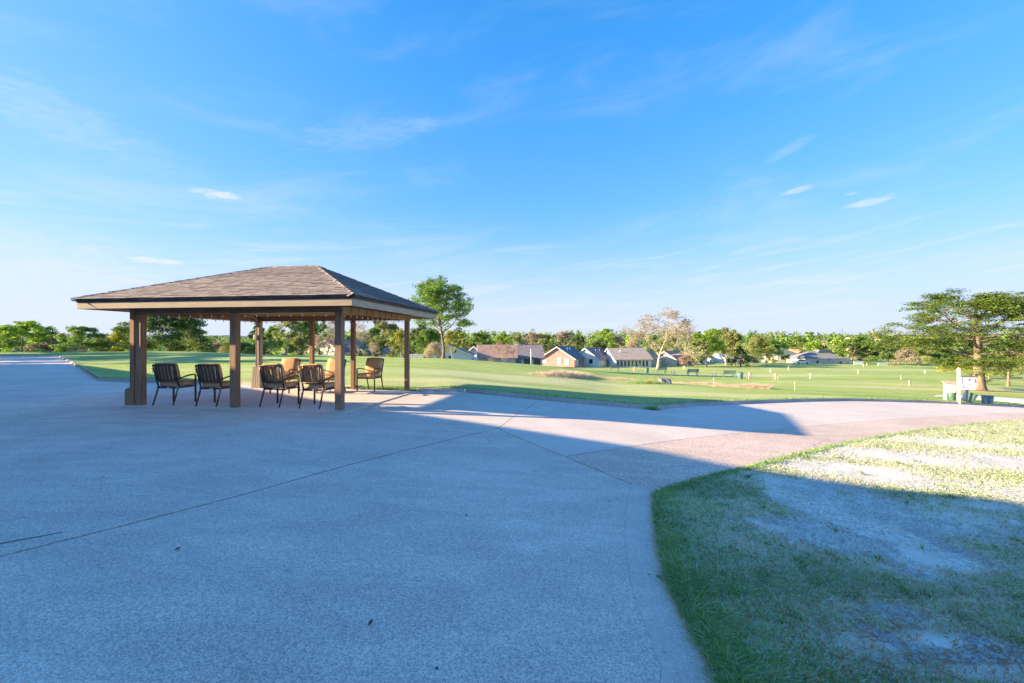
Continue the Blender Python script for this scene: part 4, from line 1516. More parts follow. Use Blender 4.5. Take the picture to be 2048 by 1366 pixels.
for i in range(2):
    kind(f"bushy{i}", Tree(400 + i).grow(lo=.05, nl=15, el0=8, el1=70, prof=dome(4.6, 1.2), twigs=6, rc=1.35, flat=.7, trunk_r=.24, sub=2, lean=.06), "bark_grey", "leaf_dark", 80, .18)
for i in range(2):
    kind(f"bare{i}", Tree(500 + i).grow(lo=.24, nl=15, el0=30, el1=70, prof=dome(3.6, 1.0), twigs=8, rc=.62, flat=.9, trunk_r=.17, sub=4, lean=.05, up=.2), "bark_pale", "leaf_tan", 11, .10, drop=.15)
for i in range(2):
    kind(f"shrub{i}", Tree(600 + i).grow(lo=.0, nl=14, el0=25, el1=80, prof=lambda f: 5.2 - 1.5 * f, twigs=5, rc=1.3, flat=.9, trunk_r=.10, sub=2, lean=.1, trunk_top=.5), "bark_grey", "leaf_grey", 22, .20)
kind("conifer", Tree(700).grow(lo=.06, nl=26, el0=-8, el1=30, prof=lambda f: 3.0 * (1 - f) + .25, twigs=4, rc=.55, flat=.5, trunk_r=.16, sub=1), "bark_grey", "leaf_dark", 30, .15)


def tree(name, label, px, d, top, width, kd, leaf=None, group=None, rot=None, sink=0.0, x=None, cat="tree", lean=(0, 0)):
    """a tree in this photo column at this distance, as tall and wide as the photo shows it"""
    X, Y, Z = at(px, d)
    tr, cr, z, wx = KIND[kd]
    h = EYE - (top - CY) / F * d - Z + sink
    s = h / z
    sw = (width * d / F) / wx
    root = empty(name, (X, Y, Z - sink), rnd.uniform(0, 6.28) if rot is None else rot, label, cat, group)
    root.scale = (sw, sw, s)
    a = link("trunk", tr, root); b = link("crown", cr, root)
    if leaf:
        b.material_slots[0].link = "OBJECT"
        b.material_slots[0].material = M[leaf]
    return root


def plant_trees():
    W = "trees of the wood beyond the lawn"
    T = tree
    # left of the pavilion, beyond the crest of the lawn
    T("broadleaf_tree", "bright green rounded tree nearest the frame's edge beyond the empty drive", 46, 92, 640, 100, "broad0", "leaf_bright", W)
    T("broadleaf_tree", "dull green tree peeping in behind the bright green tree past the drive", -6, 104, 647, 70, "broad2", "leaf_mid", W)
    T("shrub", "silvery leafless brush between the bright green tree and the round olive tree", 122, 96, 664, 62, "shrub0", "leaf_grey", W, cat="shrub")
    T("shrub", "low purplish brush at the foot of the bright green tree", 88, 94, 684, 60, "shrub1", "leaf_grey", W, cat="shrub")
    T("broadleaf_tree", "round olive green tree alone on the lawn's crest, dark trunk showing", 171, 88, 650, 78, "broad1", "leaf_mid", W)
    T("shrub", "thin grey brown brush to one side of the boxed corner post", 222, 95, 667, 60, "shrub1", "leaf_olive", W, cat="shrub")
    T("shrub", "dark low brush against the lawn's crest beside the corner post", 238, 92, 686, 70, "shrub0", "leaf_dark", W, cat="shrub")
    T("broadleaf_tree", "yellow green tree cut by the boxed corner post", 268, 90, 652, 62, "broad3", "leaf_yellow", W)
    T("evergreen_tree", "big dark evergreen framed between the corner post and middle post", 340, 82, 622, 120, "bushy0", "leaf_dark", W, rot=.4)
    T("evergreen_tree", "dark evergreen behind the big one, sloping down to the distant ridge", 382, 92, 648, 70, "bushy1", "leaf_mid", W)
    T("shrub", "pale brush low under the distant ridge beside the middle post", 430, 100, 682, 60, "shrub0", "leaf_grey", W, cat="shrub")
    T("shrub", "dark brush just past the middle post, low on the crest", 492, 96, 681, 44, "shrub1", "leaf_dark", W, cat="shrub")
    T("shrub", "yellowish bush right behind the middle post", 458, 98, 676, 34, "shrub1", "leaf_olive", W, cat="shrub")
    T("evergreen_tree", "dark evergreen behind the conduit post", 515, 84, 640, 46, "conifer", "leaf_dark", W)
    T("broadleaf_tree", "dark green tree seen just right of the conduit post", 540, 90, 648, 40, "broad2", "leaf_mid", W)
    T("bare_tree", "pale trunked olive tree between the conduit post and the bracket post", 571, 84, 632, 62, "light0", "leaf_olive", W)
    T("broadleaf_tree", "fresh green tree touching the bracket post", 606, 88, 630, 54, "broad0", "leaf_mid", W)
    T("broadleaf_tree", "mid green shrubby tree low before the fresh green one", 588, 82, 672, 46, "broad3", "leaf_olive", W)
    T("broadleaf_tree", "bluish green tree high between the bracket post and near front post", 642, 96, 632, 50, "pine1", "leaf_mid", W)
    T("bare_tree", "rusty leaved small tree with black trunk before a dark house roof", 652, 80, 668, 52, "bare0", "leaf_rust", W)
    T("bare_tree", "grey bare tree spreading behind the near front post", 668, 92, 634, 52, "bare1", "leaf_grey", W)
    T("bare_tree", "silver grey leafless tree right of the near front post", 716, 86, 640, 52, "bare0", "leaf_grey", W)
    T("pine_tree", "dark pine poking above the yellow green tree under the eave", 752, 104, 639, 36, "pine0", "leaf_dark", W)
    T("broadleaf_tree", "green tree between the grey bare tree and the yellow green tree", 742, 96, 652, 44, "broad1", "leaf_mid", W)
    T("broadleaf_tree", "large yellow green tree left of the right rear post", 786, 84, 640, 74, "broad2", "leaf_olive", W)
    T("broadleaf_tree", "fresh yellow green sapling close against the right rear post", 803, 80, 655, 34, "light1", "leaf_yellow", W)
    T("bare_tree", "brown bare small tree above the lone chair's back", 746, 74, 683, 36, "bare1", "leaf_grey", W)
    T("shrub", "small yellow green bush left of the right rear post", 783, 74, 699, 18, "shrub0", "leaf_yellow", W, cat="shrub")
    T("broadleaf_tree", "shadowy dark green tree between the right rear post and the tall airy tree", 838, 76, 645, 52, "broad0", "leaf_dark", W)
    T("evergreen_tree", "dark drooping evergreen bough mass under the tall airy tree", 858, 70, 655, 44, "bushy0", "leaf_mid", W)
    T("shrub", "tan leafless thicket at the foot of the tall airy tree", 866, 66, 683, 34, "shrub1", "leaf_tan", W, cat="shrub")
    T("tall_tree", "tall airy round crowned tree rising past the pavilion's roof corner", 886, 55, 545, 128, "airy", "leaf_mid", W, rot=2.2)
    T("bare_tree", "slender pale barked tree in front of the white gable", 905, 62, 662, 34, "light2", "leaf_yellow", W)
    # behind and among the houses
    T("conifer", "dark small conifer standing above the white gables", 930, 112, 676, 34, "conifer", "leaf_olive", W)
    T("broadleaf_tree", "green tree rising behind the two white gables", 918, 130, 660, 50, "broad3", "leaf_yellow", W)
    T("broadleaf_tree", "leafy tree above the brown roofed house's left end", 962, 134, 662, 56, "broad1", "leaf_mid", W)
    T("broadleaf_tree", "yellow green tree centred behind the brown roof", 1003, 138, 666, 54, "broad0", "leaf_bright", W)
    T("bare_tree", "reddish leafless bush tree between the brown roof and the sunroom house", 1008, 82, 681, 46, "bare0", "leaf_rust", W)
    T("bare_tree", "pale tan budding tree behind the sunroom house", 1058, 140, 664, 50, "light0", "leaf_tan", W)
    T("broadleaf_tree", "soft green tree over the sunroom house's ridge", 1030, 146, 663, 44, "light2", "leaf_olive", W)
    T("bare_tree", "golden budding tree over the brick gable", 1122, 150, 662, 60, "light1", "leaf_tan", W)
    T("broadleaf_tree", "olive tree between the sunroom house and the brick gable", 1090, 150, 665, 44, "broad2", "leaf_olive", W)
    T("broadleaf_tree", "dark olive tree behind the purple roofed house", 1160, 146, 666, 40, "broad3", "leaf_dark", W)
    T("broadleaf_tree", "brilliant green tree behind the purple and grey roofed houses", 1208, 142, 655, 56, "broad0", "leaf_bright", W)
    T("evergreen_tree", "dark magnolia crowding the gap above the screened porch", 1196, 122, 676, 48, "bushy1", "leaf_dark", W)
    T("bare_tree", "tan budding tree behind the long windowed house", 1240, 144, 668, 46, "light2", "leaf_tan", W)
    T("bare_tree", "orange tan tree between the long windowed house and the great bare tree", 1268, 138, 672, 42, "light0", "leaf_tan", W)
    T("bare_tree", "great bare tree with pink tan buds towering over the cream houses", 1316, 104, 616, 128, "bare0", "leaf_tan", W, rot=.9)
    T("bare_tree", "second budding tree leaning out beside the great bare tree", 1368, 126, 642, 42, "bare1", "leaf_tan", W)
    T("bare_tree", "olive budding tree behind the cream houses", 1345, 140, 660, 50, "light1", "leaf_olive", W)
    T("shrub", "pinkish red flowering bush before the far white house", 1375, 112, 705, 38, "shrub0", "leaf_rust", W, cat="shrub")
    T("broadleaf_tree", "vivid green spreading tree on the lawn past the cream houses", 1412, 108, 655, 66, "broad1", "leaf_bright", W)
    T("broadleaf_tree", "pale olive tree rising behind the vivid green tree", 1452, 124, 653, 62, "light1", "leaf_olive", W)
    T("broadleaf_tree", "large olive tan tree just right of the vivid green tree", 1470, 116, 660, 56, "broad3", "leaf_olive", W)
    T("conifer", "dark blue green conifer at the olive tree's foot", 1481, 112, 690, 36, "conifer", "leaf_dark", W)
    T("shrub", "reddish bush on the lawn's edge beside the dark conifer", 1500, 116, 711, 32, "shrub1", "leaf_rust", W, cat="shrub")
    T("broadleaf_tree", "yellow green crown leaning before the slate blue roofed house", 1532, 122, 682, 42, "light0", "leaf_yellow", W)
    T("broadleaf_tree", "olive tree between the dark conifer and the yellow green crown", 1508, 134, 668, 46, "broad0", "leaf_olive", W)
    T("broadleaf_tree", "green tree shading the blue roofed house's end", 1552, 138, 678, 36, "broad2", "leaf_mid", W)
    T("broadleaf_tree", "glowing green ball shaped tree behind the long grey roof", 1634, 148, 681, 40, "broad2", "leaf_bright", W)
    T("broadleaf_tree", "olive pine crowded behind the orange brick house", 1600, 158, 672, 44, "pine2", "leaf_mid", W)
    T("broadleaf_tree", "broad leafy tree at the long grey roof's far end", 1706, 140, 670, 60, "broad0", "leaf_mid", W)
    T("broadleaf_tree", "dark evergreen in the shade of the broad leafy tree", 1736, 146, 682, 44, "bushy0", "leaf_dark", W)
    T("broadleaf_tree", "dense dark tree right of the white wall", 1774, 138, 672, 52, "broad3", "leaf_dark", W)
    T("bare_tree", "sandy leafless thicket under the pine's lowest bough", 1812, 112, 694, 46, "shrub0", "leaf_tan", W, cat="shrub")
    T("broadleaf_tree", "olive tree beyond the pine's left boughs", 1838, 130, 676, 50, "broad1", "leaf_olive", W)
    T("broadleaf_tree", "green tree filling the gap left of the pine's trunk", 1880, 140, 690, 60, "broad2", "leaf_mid", W)
    T("shrub", "bright yellow bush right behind the pine's trunk", 1916, 66, 716, 58, "shrub1", "leaf_yellow", W, cat="shrub")
    T("shrub", "olive hedge bush between the pine and its darker neighbour", 1980, 72, 722, 70, "shrub0", "leaf_olive", W, cat="shrub")
    T("broadleaf_tree", "golden green tree at the frame's edge behind the dark layered tree", 2048, 70, 690, 66, "broad3", "leaf_yellow", W)
    T("pine_tree", "great layered pine with reddish trunk standing over the painted stands", 1957, 36.5, 572, 262, "layered", "leaf_pine", None, rot=3.6)
    T("pine_tree", "darker low branched pine behind the great layered pine", 2016, 47, 690, 92, "layered_small", "leaf_dark", None, rot=1.0)
    # outside the frame: their long shadows lie over the lawn
    for px, d, h, w, k, lab in ((-560, 31.0, 13, 9, "broad1", "the second place from the clubhouse"), (-470, 36.5, 15, 11, "broad3", "the middle of its row, tallest of all"), (-700, 25.5, 12, 6, "pine1", "the clubhouse corner, a slim pine"),
                                (-520, 43.5, 14, 10, "broad0", "the fourth place of its row"), (-420, 52.5, 13, 12, "broad2", "the far end of its row")):
        X, Y = (px - CX) / F * d, d
        tr, cr, z, wx = KIND[k]
        r = empty("shade_tree", (X, Y, .1), rnd.uniform(0, 6), "out of frame shade tree at %s" % lab, "tree", "trees out of frame shading the lawn")
        r.scale = (w / wx, w / wx, h / z)
        link("trunk", tr, r); link("crown", cr, r)


plant_trees()


def far_wood():
    """the woods beyond, read as one mass"""
    g = np.random.default_rng(77)
    groups = {"leaf_mid": [], "leaf_dark": [], "leaf_olive": [], "leaf_bright": [], "leaf_tan": []}
    names = list(groups); pr = [.36, .31, .20, .09, .04]
    n = 900
    for i in range(n):
        px = g.uniform(-240, 2300); d = g.uniform(165, 420) if px > 880 else g.uniform(150, 420)
        if px < 480: d = g.uniform(260, 420)
        X, Y, Z = at(px, d)
        target = {True: 676 + g.normal(0, 3.0), False: 665 + g.normal(0, 2.6)}[px < 520]
        if px > 1500: target += 3
        if px > 1760: target += 4
        top = EYE - (target - CY) / F * d
        if d < 240: top -= g.uniform(0, 3.5)
        h = top - Z
        groups[names[g.choice(5, p=pr)]].append((X, Y, Z, max(6, h), g.uniform(2.6, 5.0)))
    root = tag(empty("woodland"), "distant mixed wood closing the view beyond the houses", None, None, "stuff")
    for mname, L in groups.items():
        V, tone = [], []
        for X, Y, Z, h, w in L:
            m = 130
            k = g.integers(4, 8)
            cc = np.stack([g.normal(0, w * .42, k), g.normal(0, w * .42, k), h * g.uniform(.42, .88, k)], -1)
            cc[0] = (0, 0, h * .9)
            idx = g.integers(0, k, m)
            u = g.normal(0, 1, (m, 3)); u /= np.linalg.norm(u, axis=1)[:, None]
            P = cc[idx] + u * (g.random(m) ** .4)[:, None] * np.array([w * .5, w * .5, h * .17])
            low = g.random(m) < .22
            P[low, 2] = h * g.uniform(.05, .5, low.sum())
            nr = u * .8 + g.normal(0, .5, (m, 3)) + [0, 0, .3]; nr /= np.linalg.norm(nr, axis=1)[:, None]
            a = np.cross(nr, g.normal(0, 1, (m, 3))); a /= np.linalg.norm(a, axis=1)[:, None]
            b = np.cross(nr, a)
            s = g.uniform(.35, .95, m)[:, None]
            P = P + np.array([X, Y, Z])
            V.append(np.stack([P - a * s, P - b * s * .7, P + a * s, P + b * s * .7], 1).reshape(-1, 3))
            t = g.uniform(.1, .8, k)
            tone.append(np.clip(t[idx] + g.normal(0, .2, m), 0, 1))
        V = np.concatenate(V)
        o = link("tree_crowns", mesh_np("tree_crowns", V, np.arange(len(V)).reshape(-1, 4), M[mname], tone=np.concatenate(tone)), root)
        o["kind"] = "stuff"


far_wood()


def ridge():
    """the far wooded ridge seen under the pavilion's roof"""
    g = np.random.default_rng(9)
    th = np.linspace(-1.25, 1.3, 320)
    r = np.array([430, 520, 640, 760, 880.0])
    x = r[None, :] * np.sin(th)[:, None]; y = r[None, :] * np.cos(th)[:, None]
    prof = np.array([-9, 4, 9.5, 11.5, 4.0])
    nz = fbm2(th[:, None] * 40 + 0 * r[None, :], r[None, :] / 90 + 0 * th[:, None], 4, 5, 1.0)
    z = prof[None, :] * (0.8 + .35 * fbm2(th[:, None] * 3 + 0 * r[None, :], 0 * th[:, None] + 2.0 + 0 * r[None, :], 8, 3, 1.0)) + (nz - .5) * 5 - 2.5
    m = len(r)
    i = np.arange(len(th) - 1)[:, None] * m + np.arange(m - 1)[None, :]
    Fc = np.stack([i, i + m, i + m + 1, i + 1], -1).reshape(-1, 4)
    me = mesh_np("hills", np.stack([x, y, z], -1).reshape(-1, 3), Fc, M["ridge_haze_green"], smooth=False)
    tag(link("hills", me), "low wooded ridge on the horizon, tinted bluish for haze", None, None, "structure")


plain("ridge_haze_green", (0.075, 0.12, 0.10), 0.95, 0.4, 0.09)  # blue haze of distance is mixed into the wooded green
ridge()

# ------------------------------------------------------------------ houses beyond the lawn
plain("wall_white", (0.80, 0.79, 0.77), 0.8, 0.06, 0.8); plain("wall_cream", (0.72, 0.66, 0.56), 0.8, 0.07, 0.8)
plain("wall_blue", (0.66, 0.71, 0.75), 0.8, 0.06, 0.8); plain("wall_brick", (0.60, 0.30, 0.27), 0.85, 0.16, 1.2)
plain("wall_pale_brick", (0.66, 0.57, 0.51), 0.85, 0.08, 1.2); plain("wall_orange", (0.58, 0.33, 0.21), 0.85, 0.1, 1.2)
plain("roof_brown", (0.48, 0.29, 0.23), 0.9, 0.15, 1.5); plain("roof_plum", (0.24, 0.20, 0.22), 0.9, 0.15, 1.5)
plain("roof_slate", (0.15, 0.175, 0.20), 0.9, 0.15, 1.5); plain("roof_grey", (0.25, 0.24, 0.235), 0.9, 0.12, 1.5)
plain("roof_taupe", (0.40, 0.34, 0.31), 0.9, 0.14, 1.5); plain("roof_rust", (0.42, 0.22, 0.15), 0.9, 0.12, 1.5)
plain("glass_dark", (0.035, 0.05, 0.065), 0.12, 0.2, 1.0, spec=0.6); plain("glass_teal", (0.10, 0.22, 0.24), 0.15, 0.15, 1.0, spec=0.6)
plain("screen_pale", (0.62, 0.64, 0.52), 0.8, 0.08, 1.0); plain("door_dark", (0.10, 0.075, 0.06), 0.6, 0.1)


def house(label, px, d, rot, W, L, hw, hr, wall, roof, z=None, wins=(), trim="white_paint", chimney=None, over=.45, name="house", lean=None, door=None, offset=0.5, hipped=False, vents=0):
    """gabled house: gable end (W wide) towards local -y, ridge along y (L long), base at the column's distance.
    wins: (face 'f'/'r'/'l', along, bottom, width, height, glass)"""
    X, Y, Z = at(px, d)
    if z is not None: Z = z
    root = empty(name, (X, Y, Z), R(rot), label, "house", "houses beyond the lawn")
    w2 = W / 2
    zb = -1.2
    ridge_x = -w2 + W * offset
    MB().prism([(-w2, zb), (w2, zb), (w2, hw), (ridge_x, hw + hr), (-w2, hw)] if not hipped else [(-w2, zb), (w2, zb), (w2, hw), (-w2, hw)], 0, L).build("wall", M[wall], root)
    t = .16
    mb = MB()
    if hipped:
        hip = min(w2, L / 2) * .95
        o = over
        v = [(-w2 - o, -o, hw - .05), (w2 + o, -o, hw - .05), (w2 + o, L + o, hw - .05), (-w2 - o, L + o, hw - .05), (0, hip, hw + hr), (0, L - hip, hw + hr)]
        if L < W:
            hip = L / 2 * .95
            v[4], v[5] = (-w2 + hip, L / 2, hw + hr), (w2 - hip, L / 2, hw + hr)
            f = [(0, 1, 5, 4), (1, 2, 5), (2, 3, 4, 5), (3, 0, 4), (3, 2, 1, 0)]
        else:
            f = [(0, 1, 4), (1, 2, 5, 4), (2, 3, 5), (3, 0, 4, 5), (3, 2, 1, 0)]
        mb.v, mb.f, mb.s = v, f, [False] * 5
    else:
        for s, xe in ((-1, -w2), (1, w2)):
            run = abs(xe - ridge_x); sl = hr / run
            xo, zo = xe + s * over, hw - over * sl
            mb.quadbox([(ridge_x, -over, hw + hr + .02), (xo, -over, zo + .02), (xo, L + over, zo + .02), (ridge_x, L + over, hw + hr + .02),
                        (ridge_x, -over, hw + hr + .02 + t), (xo, -over, zo + .02 + t), (xo, L + over, zo + .02 + t), (ridge_x, L + over, hw + hr + .02 + t)])
    rf = mb.build("roof", M[roof], root)
    if not hipped:
        for s, xe in ((-1, -w2), (1, w2)):
            run = abs(xe - ridge_x); sl = hr / run
            xo, zo = xe + s * over, hw - over * sl
            MB().quadbox([(ridge_x, -over - .05, hw + hr - .14), (xo, -over - .05, zo - .14), (xo, -over, zo - .14), (ridge_x, -over, hw + hr - .14),
                          (ridge_x, -over - .05, hw + hr + .10), (xo, -over - .05, zo + .10), (xo, -over, zo + .10), (ridge_x, -over, hw + hr + .10)]).build("trim", M[trim], root)
    for face, u, b, ww, hh, gl in wins:
        if face == "f": o = MB().box(-ww / 2 - .08, ww / 2 + .08, -.06, .05, -.08, hh + .08).build("window", M[trim], root); o.location = (u, 0, b)
        else:
            o = MB().box(-ww / 2 - .08, ww / 2 + .08, -.06, .05, -.08, hh + .08).build("window", M[trim], root)
            o.location = (w2, u, b) if face == "r" else (-w2, u, b); o.rotation_euler = (0, 0, R(90 if face == "r" else -90))
        MB().box(-ww / 2, ww / 2, -.085, .02, 0, hh).build("pane", M[gl], o)
    if door:
        face, u, ww, hh, mt = door
        o = MB().box(-ww / 2, ww / 2, -.05, .05, 0, hh).build("door", M[mt], root)
        o.location = (u, 0, 0) if face == "f" else (w2, u, 0)
        if face == "r": o.rotation_euler = (0, 0, R(90))
    if chimney:
        cx, cy, ch = chimney
        MB().box(cx - .35, cx + .35, cy - .35, cy + .35, hw + hr * .4, hw + hr + ch).build("chimney", M[wall], rf)
    for i in range(vents):
        MB().tube([(ridge_x + run * .4, L * (.25 + .2 * i), hw + hr * .55), (ridge_x + run * .4, L * (.25 + .2 * i), hw + hr * .9)], .09, 6).build("vent_pipe", M["white_paint"], rf)
    return root


def build_houses():
    D, Tq, P = "glass_dark", "glass_teal", "screen_pale"
    # glimpsed under the pavilion roof
    house("plum roofed house glimpsed behind the near front post", 652, 96, -24, 9, 12, 2.2, 2.4, "wall_blue", "roof_plum", z=-2.9, wins=(("f", -1.5, .9, 1.2, 1.1, D),))
    house("grey roofed house half hidden by the silver grey bare tree", 712, 98, -30, 7, 9, 2.0, 2.2, "wall_cream", "roof_grey", z=-3.2, wins=(("f", 0, .8, 1.2, 1.0, D),))
    house("tan roofed house behind the thicket at the tall tree's foot", 846, 92, -12, 9, 10, 1.9, 1.9, "wall_brick", "roof_brown", z=-3.6, wins=(("f", -2, .8, 1.2, 1.0, D),))
    # the row from the tall tree to the great bare tree
    house("large plain white gable right of the tall tree's trunk", 884, 84, 4, 11.2, 10, 2.2, 2.3, "wall_white", "roof_plum", z=-3.35, wins=(("f", 1.5, 1.5, .5, .5, D),))
    house("small white gable tucked beside the brown roofed house", 948, 102, -10, 4.4, 8, 2.6, 1.9, "wall_white", "roof_brown", z=-4.3)
    r = house("brown roofed house with a cream gable end", 958.5, 92, 82, 4.6, 7.4, 2.15, 2.15, "wall_cream", "roof_brown", z=-3.75, wins=(("l", 1.4, .75, 1.7, 1.2, Tq), ("l", 3.6, .75, 1.7, 1.2, Tq), ("l", 5.8, .75, .9, 1.2, D)), offset=.62)
    r.rotation_euler = (0, 0, R(-84))
    house("plum roofed sunroom house with three wide picture windows", 1028, 97, -86, 5.0, 6.0, 2.05, 2.5, "wall_blue", "roof_plum", z=-4.1, wins=(("r", .75, .75, 1.3, 1.0, Tq), ("r", 2.7, .35, 1.5, 1.5, D), ("r", 4.8, .35, 1.5, 1.5, D)), offset=.35, chimney=(-.9, .8, .4))
    house("pink brick gable house with a slate blue roof slope", 1114, 104, -21, 8.4, 13, 2.0, 2.7, "wall_brick", "roof_slate", z=-4.6, wins=(("f", -3.0, 1.0, .9, .5, "wall_white"), ("f", .6, .5, .8, 1.5, "wall_white"), ("f", 2.4, .5, .8, 1.3, "wall_white"), ("r", 1.2, .3, 1.6, 1.6, P), ("r", 3.3, .3, 1.6, 1.6, P), ("r", 5.5, .2, 1.6, 1.7, D), ("r", 8.0, .5, 1.2, 1.2, D)), vents=2)
    house("white gabled house with purple roof and pale screened porch", 1171, 112, -34, 7.4, 12, 2.0, 2.6, "wall_white", "roof_plum", z=-5.0, wins=(("r", 1.0, .15, 1.6, 1.75, P), ("r", 2.8, .15, 1.6, 1.75, P), ("r", 4.6, .15, 1.6, 1.75, P), ("f", 1.5, .8, 1.0, 1.1, D)), vents=2)
    house("long blue white house with a row of dark tall windows", 1217, 114, -80, 9, 9.6, 2.1, 2.6, "wall_blue", "roof_taupe", z=-5.2, wins=tuple(("r", .6 + .98 * i, .35, .58, 1.35, D) for i in range(9)), offset=.5, vents=1)
    house("cream gable house right of the row of tall windows", 1290, 118, -22, 7.6, 10, 1.9, 2.3, "wall_cream", "roof_brown", z=-5.4, wins=(("f", 1.4, .45, .7, 1.1, "wall_cream"), ("f", 2.4, .45, .7, 1.1, "wall_cream"), ("r", 1.4, .3, 1.5, 1.6, P), ("r", 4, .5, 1.3, 1.3, D)))
    house("cream house behind the great bare tree's trunk", 1329, 124, -38, 6.6, 11, 2.0, 2.2, "wall_cream", "roof_brown", z=-5.7, wins=(("r", 1.4, .3, 1.6, 1.6, D), ("r", 4.0, .5, 1.4, 1.3, D), ("f", 1.0, .6, 1.0, 1.1, P)))
    house("smaller pale gable house right of the great bare tree", 1347, 134, -30, 5.4, 9, 2.4, 2.0, "wall_cream", "roof_brown", z=-6.0, wins=(("r", 1.4, .4, 1.2, 1.5, D), ("f", .6, .7, .9, 1.1, D)))
    house("pale house in shade behind the pinkish flowering bush", 1392, 140, -30, 8, 9, 2.2, 1.7, "wall_blue", "roof_taupe", z=-6.2, wins=(("f", -2, .6, 1.1, 1.2, D), ("f", 1.4, .6, 1.1, 1.2, D), ("r", 2, .6, 1.1, 1.2, D)))
    house("white house glimpsed under the vivid green tree's crown", 1436, 146, -70, 6, 9, 2.1, 1.4, "wall_white", "roof_taupe", z=-6.2, wins=(("r", 1.4, .6, 1.2, 1.2, D), ("r", 4, .6, 1.2, 1.2, D), ("r", 7, .2, 1.4, 1.7, D)))
    # across the range
    house("low slate blue roofed house behind the white car", 1580, 148, 0, 8.6, 9, 2.1, 2.3, "wall_pale_brick", "roof_slate", z=-5.5, wins=(("f", -2.6, .8, 1.3, 1.1, D), ("f", 2.4, .1, 2.6, 1.9, "glass_teal")), hipped=True, door=("f", .2, 1.0, 2.0, "door_dark"))
    house("small orange brick house squeezed beside the long grey roof", 1607, 156, -10, 4.6, 9, 2.6, 1.9, "wall_orange", "roof_rust", z=-5.6, wins=(("f", .4, .9, .9, 1.0, D),))
    r = house("long pale brick house under a wide grey hipped roof", 1653, 138, 3, 13.4, 9, 1.95, 2.15, "wall_pale_brick", "roof_grey", z=-5.9, wins=(("f", -3.0, .35, .8, .9, D), ("f", .9, 1.2, .5, .45, D), ("f", 4.6, .0, .9, .9, D)), hipped=True)
    MB().prism([(-1.2, 2.3), (6.2, 2.3), (4.0, 4.6), (.3, 4.6)], 3.2, 5.6).build("roof", M["roof_slate"], r)
    MB().box(6.72, 8.9, 1.5, 8, -1, 1.85).build("porch", M["wall_blue"], r)


build_houses()


def wall_run(name, label, cat, px0, px1, d, h, mat, th=.2, base=None):
    a, b = at(px0, d), at(px1, d)
    root = empty(name, a, math.atan2(b[1] - a[1], b[0] - a[0]), label, cat)
    L = math.dist(a[:2], b[:2])
    MB().box(0, L, -th / 2, th / 2, -.6, h).build("panel", M[mat], root)
    MB().box(-.05, L + .05, -th / 2 - .05, th / 2 + .05, h + .001, h + .08).build("coping", M["white_paint"], root)
    return root


wall_run("garden_wall", "low white garden wall at the end of the long pale brick house", "wall", 1707, 1726, 133, .95, "wall_white")
wall_run("garden_wall", "thin cream fence wall far behind the pine's left boughs", "wall", 1756, 1776, 128, .55, "wall_cream")


def picket(label, px0, px1, d, h):
    a, b = at(px0, d), at(px1, d)
    z = EYE - (716 - CY) / F * d
    root = empty("picket_fence", (a[0], a[1], z), math.atan2(b[1] - a[1], b[0] - a[0]), label, "fence")
    L = math.dist(a[:2], b[:2])
    for zz in (h * .3, h * .8): MB().box(0, L, -.02, .02, zz, zz + .09).build("rail", M["white_paint"], root)
    n = int(L / .26)
    pk = MB().box(-.06, .06, -.045, -.021, -.3, h).mesh("picket", M["white_paint"])
    for i in range(n + 1):
        o = link("picket", pk, root); o.location = (L * i / n, 0, 0)


picket("low white picket fence beside the right rear post", 816, 846, 62, .55)
picket("low white picket fence before the plum roofed house", 628, 668, 64, .45)

# ------------------------------------------------------------------ things on the range
plain("bench_green", (0.13, 0.22, 0.20), 0.6, 0.15, 4); plain("bin_green", (0.10, 0.19, 0.145), 0.5, 0.15, 5)
plain("bin_blue", (0.11, 0.19, 0.26), 0.5, 0.15, 5); plain("stand_white", (0.70, 0.68, 0.645), 0.6, 0.10, 4)
plain("stand_roof", (0.50, 0.36, 0.27), 0.85, 0.2, 6); plain("steel_dark", (0.16, 0.15, 0.14), 0.5, 0.2, 8)
plain("post_yellow", (0.80, 0.74, 0.42), 0.6, 0.08); plain("rock_grey", (0.22, 0.215, 0.225), 0.9, 0.3, 2.0, 0.8, 9)
plain("path_pale", (0.70, 0.67, 0.62), 0.85, 0.1, 3); plain("ink_dark", (0.07, 0.075, 0.11), 0.7, 0.05)
plain("ink_blue", (0.25, 0.28, 0.45), 0.7, 0.05); plain("car_white", (0.80, 0.80, 0.80), 0.25, 0.03); plain("tyre", (0.03, 0.03, 0.03), 0.9, 0.1)
plain("stand_red", (0.52, 0.20, 0.14), 0.6, 0.1); plain("mulch", (0.30, 0.17, 0.10), 0.95, 0.3, 6, 0.6, 30)


def make_bench():
    root = empty("range_bench")
    m = M["bench_green"]
    for y in (-.18, -.06, .06, .18): MB().box(-.75, .75, y - .05, y + .05, .43, .46).build("seat_slat", m, root)
    for z in (.56, .68, .80): MB().box(-.75, .75, .20 + (z - .5) * .25, .235 + (z - .5) * .25, z - .045, z + .045).build("back_slat", m, root)
    for s in (-1, 1):
        MB().bar((s * .62, -.2, -.1), (s * .62, -.2, .43), .06, .06).bar((s * .62, -.22, .62), (s * .62, .24, .62), .06, .05).bar((s * .62, -.2, .43), (s * .62, -.2, .62), .05, .05).build("leg", m, root)
        MB().bar((s * .62, .22, -.1), (s * .62, .30, .86), .06, .06).build("leg", m, root)
    return root


